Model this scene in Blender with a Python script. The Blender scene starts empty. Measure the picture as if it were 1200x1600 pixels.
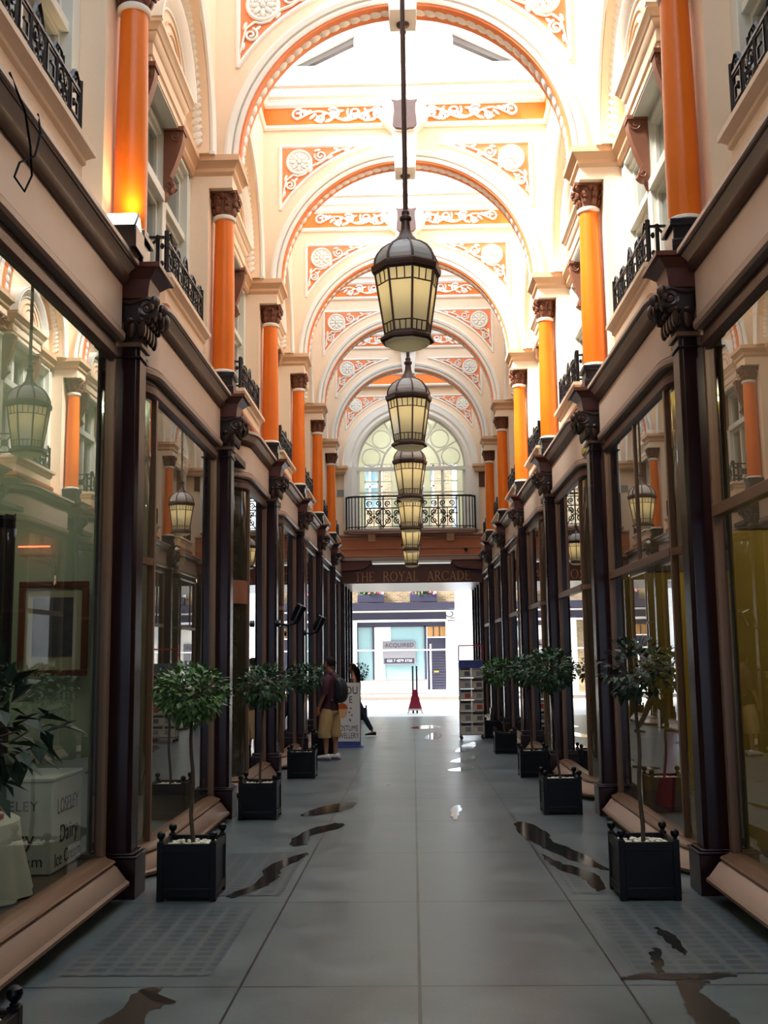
import bpy, bmesh, math, random
from mathutils import Vector, Matrix
PI = math.pi
random.seed(7)
sc = bpy.context.scene
COL = sc.collection
ORD = ['nearest', 'second', 'third', 'fourth', 'fifth', 'sixth', 'seventh', 'eighth']
SIDE = {-1: 'left', 1: 'right'}
D1, BAY = 7.639, 4.0
def YK(k): return D1 + BAY * (k - 1)
def ZF(y): return .02 - .0145 * (y - 7.64)

# ------------------------------------------------------------------ materials
def srgb(r, g, b):
    f = lambda c: (c / 255 / 12.92) if c / 255 <= .04045 else ((c / 255 + .055) / 1.055) ** 2.4
    return (f(r), f(g), f(b), 1)
def mat(name, col, rough=.6, metal=0., var=.0, scale=6., bump=0., bscale=40., spec=.5, coat=0.):
    m = bpy.data.materials.new(name); m.use_nodes = True
    nt = m.node_tree; N = nt.nodes; L = nt.links; b = N['Principled BSDF']
    b.inputs['Base Color'].default_value = col
    b.inputs['Roughness'].default_value = rough
    b.inputs['Metallic'].default_value = metal
    b.inputs['Specular IOR Level'].default_value = spec
    b.inputs['Coat Weight'].default_value = coat
    tc = N.new('ShaderNodeTexCoord')
    if var:
        n = N.new('ShaderNodeTexNoise'); n.inputs['Scale'].default_value = scale; n.inputs['Detail'].default_value = 5
        L.new(tc.outputs['Object'], n.inputs['Vector'])
        mx = N.new('ShaderNodeMix'); mx.data_type = 'RGBA'
        mx.inputs[6].default_value = tuple(c * (1 - var) for c in col[:3]) + (1,)
        mx.inputs[7].default_value = tuple(min(1, c * (1 + var)) for c in col[:3]) + (1,)
        L.new(n.outputs['Fac'], mx.inputs[0]); L.new(mx.outputs[2], b.inputs['Base Color'])
    if bump:
        n2 = N.new('ShaderNodeTexNoise'); n2.inputs['Scale'].default_value = bscale; n2.inputs['Detail'].default_value = 4
        L.new(tc.outputs['Object'], n2.inputs['Vector'])
        bp = N.new('ShaderNodeBump'); bp.inputs['Strength'].default_value = bump; bp.inputs['Distance'].default_value = .01
        L.new(n2.outputs['Fac'], bp.inputs['Height']); L.new(bp.outputs['Normal'], b.inputs['Normal'])
    return m
def emis(name, col, strength):
    m = bpy.data.materials.new(name); m.use_nodes = True
    nt = m.node_tree; nt.nodes.clear()
    e = nt.nodes.new('ShaderNodeEmission'); e.inputs[0].default_value = col; e.inputs[1].default_value = strength
    o = nt.nodes.new('ShaderNodeOutputMaterial'); nt.links.new(e.outputs[0], o.inputs[0])
    return m
def glass(name, tint=(1, 1, 1, 1), ior=1.5, rough=.0, gain=1.0):
    m = bpy.data.materials.new(name); m.use_nodes = True
    nt = m.node_tree; N = nt.nodes; L = nt.links; N.clear()
    t = N.new('ShaderNodeBsdfTransparent'); t.inputs[0].default_value = tint
    g = N.new('ShaderNodeBsdfGlossy'); g.inputs['Roughness'].default_value = rough
    lw = N.new('ShaderNodeLayerWeight'); lw.inputs['Blend'].default_value = .5
    pw = N.new('ShaderNodeMath'); pw.operation = 'POWER'; pw.inputs[1].default_value = 5.
    f0 = ((ior - 1) / (ior + 1)) ** 2
    mr = N.new('ShaderNodeMapRange'); mr.inputs[3].default_value = min(1, f0 * gain); mr.inputs[4].default_value = 1.
    L.new(lw.outputs['Facing'], pw.inputs[0]); mt = N.new('ShaderNodeMath'); mt.operation = 'MULTIPLY'; mt.inputs[1].default_value = gain; mt.use_clamp = True
    L.new(pw.outputs[0], mt.inputs[0]); L.new(mt.outputs[0], mr.inputs[0]); fr = mr
    mx = N.new('ShaderNodeMixShader'); o = N.new('ShaderNodeOutputMaterial')
    L.new(mr.outputs[0], mx.inputs[0])
    L.new(t.outputs[0], mx.inputs[1]); L.new(g.outputs[0], mx.inputs[2]); L.new(mx.outputs[0], o.inputs[0])
    return m
def milky(name, col, transl=.6, emit=None):
    m = bpy.data.materials.new(name); m.use_nodes = True
    nt = m.node_tree; N = nt.nodes; L = nt.links; N.clear()
    d = N.new('ShaderNodeBsdfDiffuse'); d.inputs[0].default_value = col
    t = N.new('ShaderNodeBsdfTranslucent'); t.inputs[0].default_value = col
    g = N.new('ShaderNodeBsdfGlossy'); g.inputs['Roughness'].default_value = .15
    a = N.new('ShaderNodeMixShader'); a.inputs[0].default_value = transl
    L.new(d.outputs[0], a.inputs[1]); L.new(t.outputs[0], a.inputs[2])
    c = N.new('ShaderNodeMixShader'); c.inputs[0].default_value = .06
    L.new(a.outputs[0], c.inputs[1]); L.new(g.outputs[0], c.inputs[2])
    o = N.new('ShaderNodeOutputMaterial'); L.new(c.outputs[0], o.inputs[0])
    return m

M = {}
M['peach'] = mat('peach_plaster', srgb(246, 220, 190), .75, var=.04, scale=3, bump=.15, bscale=25)
M['peach_dark'] = mat('tan_moulding_paint', srgb(222, 182, 144), .6, var=.05, scale=5)
M['white'] = mat('white_moulding_paint', srgb(240, 236, 226), .55, var=.03, scale=8)
M['window_white'] = mat('window_paint', srgb(222, 222, 210), .4, var=.03, scale=8)
M['salmon'] = mat('orange_ground_paint', srgb(238, 138, 84), .6, var=.08, scale=6)
M['frieze_orange'] = mat('frieze_orange_paint', srgb(240, 128, 36), .55, var=.06, scale=4)
M['orange'] = mat('orange_scagliola', srgb(226, 112, 20), .3, var=.16, scale=2.5, spec=.4)
M['brown_cap'] = mat('brown_capital_paint', srgb(120, 72, 50), .5, var=.2, scale=14)
M['brown'] = mat('brown_joinery', srgb(96, 48, 34), .35, var=.15, scale=9)
M['brown_mid'] = mat('brown_frieze_paint', srgb(186, 108, 66), .45, var=.1, scale=6)
M['console'] = mat('console_paint', srgb(132, 84, 62), .5, var=.12, scale=10)
M['dark_wood'] = mat('dark_maroon_gloss_paint', srgb(36, 16, 19), .25, var=.25, scale=7, spec=.3)
M['black'] = mat('black_gloss_paint', srgb(16, 15, 22), .22, var=.2, scale=5)
M['iron'] = mat('black_wrought_iron', srgb(26, 24, 30), .35, metal=.2, var=.2, scale=30)
M['cap_dark'] = mat('dark_bronze_carving', srgb(62, 42, 34), .35, var=.3, scale=18, metal=.15)
M['fascia'] = mat('pink_beige_fascia', srgb(206, 182, 164), .42, var=.05, scale=5)
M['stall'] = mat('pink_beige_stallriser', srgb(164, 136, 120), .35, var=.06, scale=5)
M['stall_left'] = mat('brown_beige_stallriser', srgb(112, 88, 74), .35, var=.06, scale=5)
M['frame'] = mat('brown_gold_window_frame', srgb(112, 82, 60), .35, var=.12, scale=12)
M['frame_dark'] = mat('dark_brown_cove', srgb(74, 46, 38), .4, var=.15, scale=8)
M['shopglass'] = glass('shop_window_glass', (.93, .96, .93, 1), 1.6, .0, 2.2)
M['upglass'] = glass('upper_window_glass', (.8, .85, .85, 1), 1.6, .0, 1.6)
def frosted(name, f):
    m = bpy.data.materials.new(name); m.use_nodes = True
    nt = m.node_tree; N = nt.nodes; L = nt.links; N.clear()
    t = N.new('ShaderNodeBsdfTransparent'); t.inputs[0].default_value = (.95, .97, 1, 1)
    g = N.new('ShaderNodeBsdfTranslucent'); g.inputs[0].default_value = (.92, .95, .98, 1)
    mx = N.new('ShaderNodeMixShader'); mx.inputs[0].default_value = f; o = N.new('ShaderNodeOutputMaterial')
    L.new(t.outputs[0], mx.inputs[1]); L.new(g.outputs[0], mx.inputs[2]); L.new(mx.outputs[0], o.inputs[0]); return m
M['roofglass'] = frosted('wired_roof_glass', .12)
M['clearglass'] = glass('clear_glass', (.93, .96, .98, 1), 1.45)
M['dark_reflection'] = mat('painted_dark_reflection', srgb(46, 44, 34), .08, var=.7, scale=14, spec=.7)  # mottled dark reflection of the curved glass, put into the colour
M['navy'] = mat('navy_planter_paint', srgb(7, 7, 13), .4, var=.15, scale=6, spec=.22)
M['gravel'] = mat('white_gravel', srgb(225, 222, 205), .8, var=.2, scale=60)
M['leaf'] = mat('laurel_leaf', srgb(74, 112, 54), .38, var=.5, scale=9, spec=.5)
M['leaf2'] = mat('dark_laurel_leaf', srgb(54, 88, 54), .38, var=.5, scale=9, spec=.5)
M['camellia'] = mat('near_tree_leaf', srgb(38, 56, 38), .5, var=.5, scale=9, spec=.25)
M['bark'] = mat('thin_trunk_bark', srgb(70, 56, 44), .8, var=.3, scale=30)
M['lamp_metal'] = mat('lantern_bronze', srgb(72, 50, 42), .4, metal=.3, var=.15, scale=12)
M['lamp_glass'] = milky('lantern_frosted_glass', (.56, .55, .45, 1), .5)
M['lamp_base'] = milky('lantern_base_glass', (.86, .86, .80, 1), .6)
M['lamp_dome'] = milky('lantern_dome_glass', (.62, .61, .57, 1), .35)
M['lamp_bulb'] = emis('lantern_bulb', (1, .72, .32, 1), 25)
M['shield'] = mat('shield_bronze', srgb(104, 86, 82), .4, metal=.3, var=.12, scale=8)
M['grey_room'] = mat('upper_room_wall', srgb(150, 150, 140), .9, var=.05, scale=3)
M['lead'] = mat('lead_flashing', srgb(120, 112, 108), .6, var=.1, scale=6)

# ------------------------------------------------------------------ mesh builder
class MB:
    """s mirrors x for the left side; (ox, oz) is the thing's origin in centre-line coordinates."""
    def __init__(self, s=1, ox=0., oz=0., oy=0.):
        self.s, self.ox, self.oz, self.oy = s, ox, oz, oy
        self.v, self.f = [], []
    def add(self, vs, fs):
        n = len(self.v)
        s = self.s
        self.v += [(s * (p[0] - self.ox), p[1] - self.oy, p[2] - self.oz) for p in vs]
        self.f += [tuple(i + n for i in f) for f in fs]
    def box(self, x0, x1, y0, y1, z0, z1):
        self.add([(x0, y0, z0), (x1, y0, z0), (x1, y1, z0), (x0, y1, z0), (x0, y0, z1), (x1, y0, z1), (x1, y1, z1), (x0, y1, z1)],
                 [(0, 3, 2, 1), (4, 5, 6, 7), (0, 1, 5, 4), (1, 2, 6, 5), (2, 3, 7, 6), (3, 0, 4, 7)])
        return self
    def prism(self, poly, axis, a, b):
        def P(u, w, t):
            return {'x': (t, u, w), 'y': (u, t, w), 'z': (u, w, t)}[axis]
        n = len(poly)
        vs = [P(u, w, a) for u, w in poly] + [P(u, w, b) for u, w in poly]
        fs = [tuple(range(n))[::-1], tuple(range(n, 2 * n))] + [(i, (i + 1) % n, n + (i + 1) % n, n + i) for i in range(n)]
        self.add(vs, fs); return self
    def lathe(self, prof, n=16, cx=0, cy=0, ph=0., sx=1., sy=1., caps=True):
        vs, fs = [], []
        for r, z in prof:
            for i in range(n):
                a = ph + 2 * PI * i / n
                vs.append((cx + r * math.cos(a) * sx, cy + r * math.sin(a) * sy, z))
        for j in range(len(prof) - 1):
            for i in range(n):
                k = (i + 1) % n
                fs.append((j * n + i, j * n + k, (j + 1) * n + k, (j + 1) * n + i))
        m = (len(prof) - 1) * n
        if caps: fs += [tuple(range(n))[::-1], tuple(m + i for i in range(n))]
        self.add(vs, fs); return self
    def ell(self, c, r, nu=10, nv=7, rot=None):
        vs, fs = [], []
        for j in range(nv + 1):
            t = PI * j / nv
            for i in range(nu):
                a = 2 * PI * i / nu
                p = Vector((r[0] * math.sin(t) * math.cos(a), r[1] * math.sin(t) * math.sin(a), r[2] * math.cos(t)))
                if rot is not None: p = rot @ p
                vs.append((c[0] + p.x, c[1] + p.y, c[2] + p.z))
        for j in range(nv):
            for i in range(nu):
                k = (i + 1) % nu
                fs.append((j * nu + i, (j + 1) * nu + i, (j + 1) * nu + k, j * nu + k))
        self.add(vs, fs); return self
    def tube(self, path, r, n=6, closed=False, sq=(1, 1), up=None):
        P = [Vector(p) for p in path]; m = len(P)
        R = r if isinstance(r, (list, tuple)) else [r] * m
        vs, fs = [], []
        ref = Vector(up) if up else None
        N = None
        for i in range(m):
            if closed: T = P[(i + 1) % m] - P[i - 1]
            else: T = P[min(i + 1, m - 1)] - P[max(i - 1, 0)]
            if T.length < 1e-9: T = Vector((0, 0, 1))
            T.normalize()
            if ref is not None:
                N = ref - T * ref.dot(T)
                if N.length < 1e-6: N = T.orthogonal()
            elif N is None: N = T.orthogonal()
            else:
                N = N - T * N.dot(T)
                if N.length < 1e-6: N = T.orthogonal()
            N.normalize(); B = T.cross(N)
            for q in range(n):
                a = 2 * PI * (q + .5) / n
                p = P[i] + (N * math.cos(a) * sq[0] + B * math.sin(a) * sq[1]) * R[i]
                vs.append(tuple(p))
        for i in range(m if closed else m - 1):
            j = (i + 1) % m
            for q in range(n):
                k = (q + 1) % n
                fs.append((i * n + q, i * n + k, j * n + k, j * n + q))
        if not closed:
            fs.append(tuple(range(n))[::-1]); fs.append(tuple((m - 1) * n + q for q in range(n)))
        self.add(vs, fs); return self
    def bar(self, a, b, w, up=(0, 0, 1)):
        """square bar of width w"""
        return self.tube([a, b], w * .7071, 4, up=up)
    def sweep(self, path, prof, closed=False, caps=True):
        """path in plan [(x,y)], profile [(offset,z)]; offset to the LEFT of travel"""
        P = [Vector((p[0], p[1])) for p in path]; m = len(P)
        vs, fs = [], []; n = len(prof)
        for i in range(m):
            if closed: a, b = P[i] - P[i - 1], P[(i + 1) % m] - P[i]
            else:
                a = P[i] - P[i - 1] if i else P[1] - P[0]
                b = P[i + 1] - P[i] if i < m - 1 else P[i] - P[i - 1]
            a = a.normalized(); b = b.normalized()
            n1, n2 = Vector((-a.y, a.x)), Vector((-b.y, b.x))
            nn = n1 + n2
            nn = nn / max(1e-6, nn.dot(n1)) if nn.length > 1e-6 else n1
            for o, z in prof:
                vs.append((P[i].x + nn.x * o, P[i].y + nn.y * o, z))
        for i in range(m if closed else m - 1):
            j = (i + 1) % m
            for q in range(n):
                k = (q + 1) % n
                fs.append((i * n + q, i * n + k, j * n + k, j * n + q))
        if not closed and caps:
            fs.append(tuple(range(n))[::-1]); fs.append(tuple((m - 1) * n + q for q in range(n)))
        self.add(vs, fs); return self
    def arc(self, c, prof, a0, a1, n, plane='y', closed=False):
        """ring sweep about point c=(u,z); prof [(radius, depth)]; plane 'y': u is x, depth y; plane 'x': u is y, depth x"""
        vs, fs = [], []; q = len(prof)
        m = n if closed else n + 1
        for i in range(m):
            a = a0 + (a1 - a0) * i / n
            for r, d in prof:
                u, z = c[0] + r * math.cos(a), c[1] + r * math.sin(a)
                vs.append((u, d, z) if plane == 'y' else (d, u, z))
        for i in range(n):
            j = (i + 1) % m
            for t in range(q):
                k = (t + 1) % q
                fs.append((i * q + t, i * q + k, j * q + k, j * q + t))
        if not closed:
            fs.append(tuple(range(q))[::-1]); fs.append(tuple((m - 1) * q + t for t in range(q)))
        self.add(vs, fs); return self
    def archwall(self, u0, u1, z0, z1, c, R, d0, d1, plane='y', n=48):
        """rectangle u0..u1 x z0..z1 with a half-round hole of radius R about c, extruded d0..d1"""
        inner, outer = [], []
        angs = [PI * i / n for i in range(n + 1)]
        for cr in (math.atan2(z1 - c[1], u1 - c[0]), math.atan2(z1 - c[1], u0 - c[0])):
            j = min(range(len(angs)), key=lambda t: abs(angs[t] - cr)); angs[j] = cr
        for a in angs:
            ca, sa = math.cos(a), math.sin(a)
            inner.append((c[0] + R * ca, c[1] + R * sa))
            t = 1e9
            if ca > 1e-9: t = min(t, (u1 - c[0]) / ca)
            if ca < -1e-9: t = min(t, (u0 - c[0]) / ca)
            if sa > 1e-9: t = min(t, (z1 - c[1]) / sa)
            outer.append((c[0] + t * ca, max(c[1] + t * sa, z0)))
        vs = []
        for d in (d0, d1):
            for lst in (inner, outer):
                vs += [((u, d, z) if plane == 'y' else (d, u, z)) for u, z in lst]
        m = n + 1; I0, O0, I1, O1 = 0, m, 2 * m, 3 * m
        fs = []
        for i in range(n):
            fs += [(I0 + i, I0 + i + 1, O0 + i + 1, O0 + i), (I1 + i, O1 + i, O1 + i + 1, I1 + i + 1),
                   (I0 + i, I1 + i, I1 + i + 1, I0 + i + 1), (O0 + i, O0 + i + 1, O1 + i + 1, O1 + i)]
        fs += [(I0, O0, O1, I1), (I0 + n, I1 + n, O1 + n, O0 + n)]
        self.add(vs, fs); return self
    def build(self, name, m, parent=None, smooth=32, bevel=0., recalc=True, loc=None):
        me = bpy.data.meshes.new(name)
        me.from_pydata(self.v, [], self.f)
        if recalc:
            b = bmesh.new(); b.from_mesh(me); bmesh.ops.recalc_face_normals(b, faces=b.faces); b.to_mesh(me); b.free()
        o = bpy.data.objects.new(name, me); COL.objects.link(o)
        if isinstance(m, str): m = M[m]
        me.materials.append(m)
        if smooth:
            me.polygons.foreach_set('use_smooth', [True] * len(me.polygons))
            me.set_sharp_from_angle(angle=math.radians(smooth))
        if bevel:
            bv = o.modifiers.new('bevel', 'BEVEL'); bv.width = bevel; bv.segments = 2; bv.limit_method = 'ANGLE'
        if parent: o.parent = parent
        if loc: o.location = loc
        return o

def tag(o, label=None, cat=None, group=None, kind=None):
    if label: o['label'] = label
    if cat: o['category'] = cat
    if group: o['group'] = group
    if kind: o['kind'] = kind
    return o
def thing(name, label, cat, loc=(0, 0, 0), group=None, kind=None, rz=0.):
    o = bpy.data.objects.new(name, None); COL.objects.link(o)
    o.location = loc; o.rotation_euler = (0, 0, rz); o.empty_display_size = .2
    return tag(o, label, cat, group, kind)
def kids(o): return [c for c in list(bpy.data.objects) if c.parent == o]
def copy_tree(o, parent=None, _map=None):
    c = o.copy(); COL.objects.link(c)
    if parent: c.parent = parent
    for ch in list(o.children): copy_tree(ch, c)
    return c
def dup(root, loc, label, group=None):
    bpy.context.view_layer.update()
    r = copy_tree(root); r.location = loc; r['label'] = label
    if group: r['group'] = group
    return r
def spiral(cx, cz, r0, r1, a0, turns, n=22, d=0., plane='y', sgn=1):
    pts = []
    for i in range(n + 1):
        t = i / n; a = a0 + sgn * 2 * PI * turns * t; r = r0 + (r1 - r0) * t
        u, z = cx + r * math.cos(a), cz + r * math.sin(a)
        pts.append((u, d, z) if plane == 'y' else (d, u, z))
    return pts
def text(name, s, size, m, loc, rot, parent=None, ext=.004, sx=1., align='CENTER', sy=1.):
    cu = bpy.data.curves.new(name, 'FONT'); cu.body = s; cu.size = size; cu.extrude = ext
    cu.align_x = align; cu.align_y = 'CENTER'; cu.space_character = 1.05
    t = bpy.data.objects.new(name + '_tmp', cu); COL.objects.link(t)
    bpy.context.view_layer.update()
    me = bpy.data.meshes.new_from_object(t.evaluated_get(bpy.context.evaluated_depsgraph_get()))
    bpy.data.objects.remove(t); bpy.data.curves.remove(cu)
    o = bpy.data.objects.new(name, me); COL.objects.link(o)
    me.materials.clear(); me.materials.append(M[m] if isinstance(m, str) else m)
    o.location = loc; o.rotation_euler = rot; o.scale = (sx, sy, 1)
    if parent: o.parent = parent
    return o
# ================================================================== SETTING: walls, floor, roof
Y_START, Y_END = -7.5, YK(7)          # inner face of the end wall at YK(7) = 31.64
KS = list(range(1, 7))
BAYS = list(range(0, 7))

def floor_mat():
    m = mat('stone_paving', srgb(110, 112, 110), .34, spec=.5)
    nt = m.node_tree; N = nt.nodes; L = nt.links; b = N['Principled BSDF']
    tc = N.new('ShaderNodeTexCoord'); sp = N.new('ShaderNodeSeparateXYZ'); L.new(tc.outputs['Object'], sp.inputs[0])
    def line(sock, pos, w, period=None):
        a = N.new('ShaderNodeMath'); a.operation = 'SUBTRACT'; a.inputs[1].default_value = pos; L.new(sock, a.inputs[0])
        o = a.outputs[0]
        if period:
            q = N.new('ShaderNodeMath'); q.operation = 'PINGPONG'; q.inputs[1].default_value = period / 2; L.new(o, q.inputs[0]); o = q.outputs[0]
        else:
            q = N.new('ShaderNodeMath'); q.operation = 'ABSOLUTE'; L.new(o, q.inputs[0]); o = q.outputs[0]
        c = N.new('ShaderNodeMath'); c.operation = 'LESS_THAN'; c.inputs[1].default_value = w; L.new(o, c.inputs[0]); return c.outputs[0]
    ls = [line(sp.outputs[0], .012, .009), line(sp.outputs[0], -.885, .007), line(sp.outputs[0], 1.033, .006),
          line(sp.outputs[1], 5.53, .008, 1.94)]
    acc = ls[0]
    for l in ls[1:]:
        mx = N.new('ShaderNodeMath'); mx.operation = 'MAXIMUM'; L.new(acc, mx.inputs[0]); L.new(l, mx.inputs[1]); acc = mx.outputs[0]
    n1 = N.new('ShaderNodeTexNoise'); n1.inputs['Scale'].default_value = 1.6; n1.inputs['Detail'].default_value = 8; n1.inputs['Roughness'].default_value = .65
    n2 = N.new('ShaderNodeTexNoise'); n2.inputs['Scale'].default_value = 55; n2.inputs['Detail'].default_value = 4
    L.new(tc.outputs['Object'], n1.inputs['Vector']); L.new(tc.outputs['Object'], n2.inputs['Vector'])
    r1 = N.new('ShaderNodeValToRGB'); r1.color_ramp.elements[0].color = srgb(70, 79, 82); r1.color_ramp.elements[1].color = srgb(102, 112, 113)
    r1.color_ramp.elements[0].position = .3; r1.color_ramp.elements[1].position = .72
    L.new(n1.outputs['Fac'], r1.inputs[0])
    m2 = N.new('ShaderNodeMix'); m2.data_type = 'RGBA'; m2.blend_type = 'OVERLAY'; m2.inputs[0].default_value = .3
    L.new(r1.outputs[0], m2.inputs[6]); L.new(n2.outputs['Color'], m2.inputs[7])
    m3 = N.new('ShaderNodeMix'); m3.data_type = 'RGBA'; m3.inputs[7].default_value = srgb(30, 29, 27)
    L.new(acc, m3.inputs[0]); L.new(m2.outputs[2], m3.inputs[6]); L.new(m3.outputs[2], b.inputs['Base Color'])
    rr = N.new('ShaderNodeMapRange'); rr.inputs[3].default_value = .2; rr.inputs[4].default_value = .46
    L.new(n1.outputs['Fac'], rr.inputs[0]); L.new(rr.outputs[0], b.inputs['Roughness'])
    bp = N.new('ShaderNodeBump'); bp.inputs['Strength'].default_value = .12; bp.inputs['Distance'].default_value = .004
    L.new(n2.outputs['Fac'], bp.inputs['Height']); L.new(bp.outputs['Normal'], b.inputs['Normal'])
    return m
M['floor'] = floor_mat()
mb = MB()
ys = [Y_START + i * (36.3 - Y_START) / 24 for i in range(25)]
mb.add([(x, y, ZF(y)) for y in ys for x in (-4.6, 4.6)], [(2 * i, 2 * i + 1, 2 * i + 3, 2 * i + 2) for i in range(24)])
tag(mb.build('floor', 'floor', smooth=0, recalc=False), kind='structure')

def glass_block_mat():
    m = mat('pavement_light', srgb(98, 108, 108), .3)
    nt = m.node_tree; N = nt.nodes; L = nt.links; b = N['Principled BSDF']
    tc = N.new('ShaderNodeTexCoord'); br = N.new('ShaderNodeTexBrick')
    br.offset = 0; br.inputs['Color1'].default_value = srgb(60, 72, 78); br.inputs['Color2'].default_value = srgb(74, 84, 88)
    br.inputs['Mortar'].default_value = srgb(94, 99, 100); br.inputs['Scale'].default_value = 1
    br.inputs['Brick Width'].default_value = .125; br.inputs['Row Height'].default_value = .105; br.inputs['Mortar Size'].default_value = .018
    L.new(tc.outputs['Object'], br.inputs['Vector']); L.new(br.outputs['Color'], b.inputs['Base Color'])
    return m
M['blocks'] = glass_block_mat()
n_trim = [0]
def trim(): n_trim[0] += 1; return 'trim_%d' % n_trim[0]
for x0, x1, y0, y1 in [(-1.86, -1.07, 5.72, 7.3), (1.13, 1.98, 5.72, 7.3), (-1.62, -.95, 7.68, 9.45), (1.1, 1.9, 7.68, 9.45)]:
    mb = MB(); e = .003
    mb.add([(x0, y0, ZF(y0) + e), (x1, y0, ZF(y0) + e), (x1, y1, ZF(y1) + e), (x0, y1, ZF(y1) + e)], [(0, 1, 2, 3)])
    tag(mb.build(trim(), 'blocks', smooth=0, recalc=False), kind='structure')

# side walls ---------------------------------------------------------------
for s in (-1, 1):
    w = MB(s)
    for k in range(0, 7):
        Y = YK(k)
        w.box(2.24, 2.9, Y - .26, Y + .26, 4.6, 7.0)          # strip of wall behind the orange column
        w.box(1.97, 2.9, Y - .25, Y + .25, 6.98, 7.16)         # impost block
    for b in BAYS:
        Y = YK(b)
        w.box(2.44, 2.9, Y + .26, Y + 3.74, 4.55, 5.0)
        w.box(2.47, 2.9, Y + .26, Y + 3.74, 7.1, 9.6)
        w.archwall(Y + .13, Y + 3.87, 7.34, 9.82, (Y + 2, 7.34), 1.62, 2.2, 2.5, plane='x', n=40)
    w.box(2.24, 2.9, Y_START, YK(0) - .26, 4.55, 9.82)
    w.box(2.22, 2.9, Y_START, Y_END, 9.82, 10.9)
    w.box(2.5, 2.9, Y_END - .3, Y_END, 4.55, 9.9)
    tag(w.build('wall_' + SIDE[s], 'peach', smooth=40), kind='structure')
    # impost moulding and side-arch mouldings, one trim per bay
    for b in BAYS:
        Y = YK(b)
        t = MB(s)
        prof = [(-.1, 7.12), (.0, 7.12), (.03, 7.16), (.03, 7.2), (.07, 7.26), (.09, 7.27), (.09, 7.34), (-.1, 7.34)]
        t.sweep([(1.97, Y + .0), (1.97, Y + .25), (2.42, Y + .25), (2.42, Y + 3.75), (1.97, Y + 3.75), (1.97, Y + 4.0)], prof)
        tag(t.build(trim(), 'peach_dark'), kind='structure')
        t = MB(s)
        t.arc((Y + 2, 7.34), [(1.62, 2.21), (1.62, 2.17), (1.66, 2.15), (1.7, 2.17), (1.74, 2.15), (1.8, 2.165), (1.8, 2.21)], 0, PI, 40, plane='x')
        t.box(2.15, 2.21, Y + .2, Y + .38, 7.33, 7.36); t.box(2.15, 2.21, Y + 3.62, Y + 3.8, 7.33, 7.36)
        for i in range(1, 63):                                  # carved band on the soffit of the wall arch
            a = PI * (i + .5) / 64
            t.ell((2.35, Y + 2 + 1.615 * math.cos(a), 7.34 + 1.615 * math.sin(a)), (.07, .05, .022), 7, 4, Matrix.Rotation(a - PI / 2, 3, 'X') @ Matrix.Rotation(.5, 3, 'Z'))
        # thin panel line on the lunette wall
        t.arc((Y + 2, 7.34), [(1.36, 2.475), (1.36, 2.455), (1.40, 2.455), (1.40, 2.475)], .1, PI - .1, 30, plane='x')
        tag(t.build(trim(), 'white'), kind='structure')

t = MB(); t.box(-4.6, -1.9, -7.8, -7.5, -.1, 10); t.box(1.9, 4.6, -7.8, -7.5, -.1, 10); t.box(-1.9, 1.9, -7.8, -7.5, 3.4, 10)
t.box(-3, 3, -7.8, YK(0) - 4.6, 9.85, 10.0)
tag(t.build('wall_back', 'peach_dark', smooth=0), kind='structure')
# frieze and cornice running round each bay, then roof -----------------------
for b in BAYS:
    Y = YK(b)
    p = [(2.2, Y + .135), (2.2, Y + 3.865), (-2.2, Y + 3.865), (-2.2, Y + .135)]
    t = MB(); t.sweep(p, [(-.02, 9.80), (.03, 9.80), (.05, 9.83), (.05, 9.87), (-.02, 9.88)], closed=True)
    t.sweep(p, [(-.02, 10.16), (.03, 10.16), (.06, 10.20), (.06, 10.25), (.07, 10.265), (.07, 10.285), (.11, 10.31), (.13, 10.36), (.13, 10.42), (.11, 10.43), (.11, 10.45), (.17, 10.46), (.17, 10.52),
                (.10, 10.56), (.10, 10.66), (.14, 10.70), (.14, 10.79), (-.02, 10.80)], closed=True)
    tag(t.build(trim(), 'white'), kind='structure')
    t = MB(); t.sweep(p, [(-.02, 9.87), (.012, 9.87), (.012, 10.17), (-.02, 10.17)], closed=True)
    tag(t.build(trim(), 'frieze_orange'), kind='structure')
ZR, ZE = 11.98, 10.84
roof = thing('ceiling', None, None, (0, YK(3), 10.8), kind='structure')
g = MB(1, 0, 10.8, YK(3))
ya, yb = YK(0) - 4.6, Y_END
for s in (-1, 1):
    g.add([(s * 2.32, ya, ZE), (s * 2.32, yb, ZE), (0, yb, ZR + .1), (0, ya, ZR + .1)], [(0, 1, 2, 3)])
g.build('roof_glass', 'roofglass', roof, smooth=0, recalc=False)
g = MB(1, 0, 10.8, YK(3))
n = 56
for i in range(n + 1):
    y = ya + (yb - ya) * i / n
    for s in (-1, 1):
        g.bar((s * 2.3, y, ZE - .02), (0, y, ZR + .06), .035)
g.bar((0, ya, ZR + .06), (0, yb, ZR + .06), .12)
for s in (-1, 1): g.box(min(s * 2.18, s * 2.6), max(s * 2.18, s * 2.6), ya, yb, 10.78, 10.88)
g.build('glazing_bars', 'white', roof, smooth=0)

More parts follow.
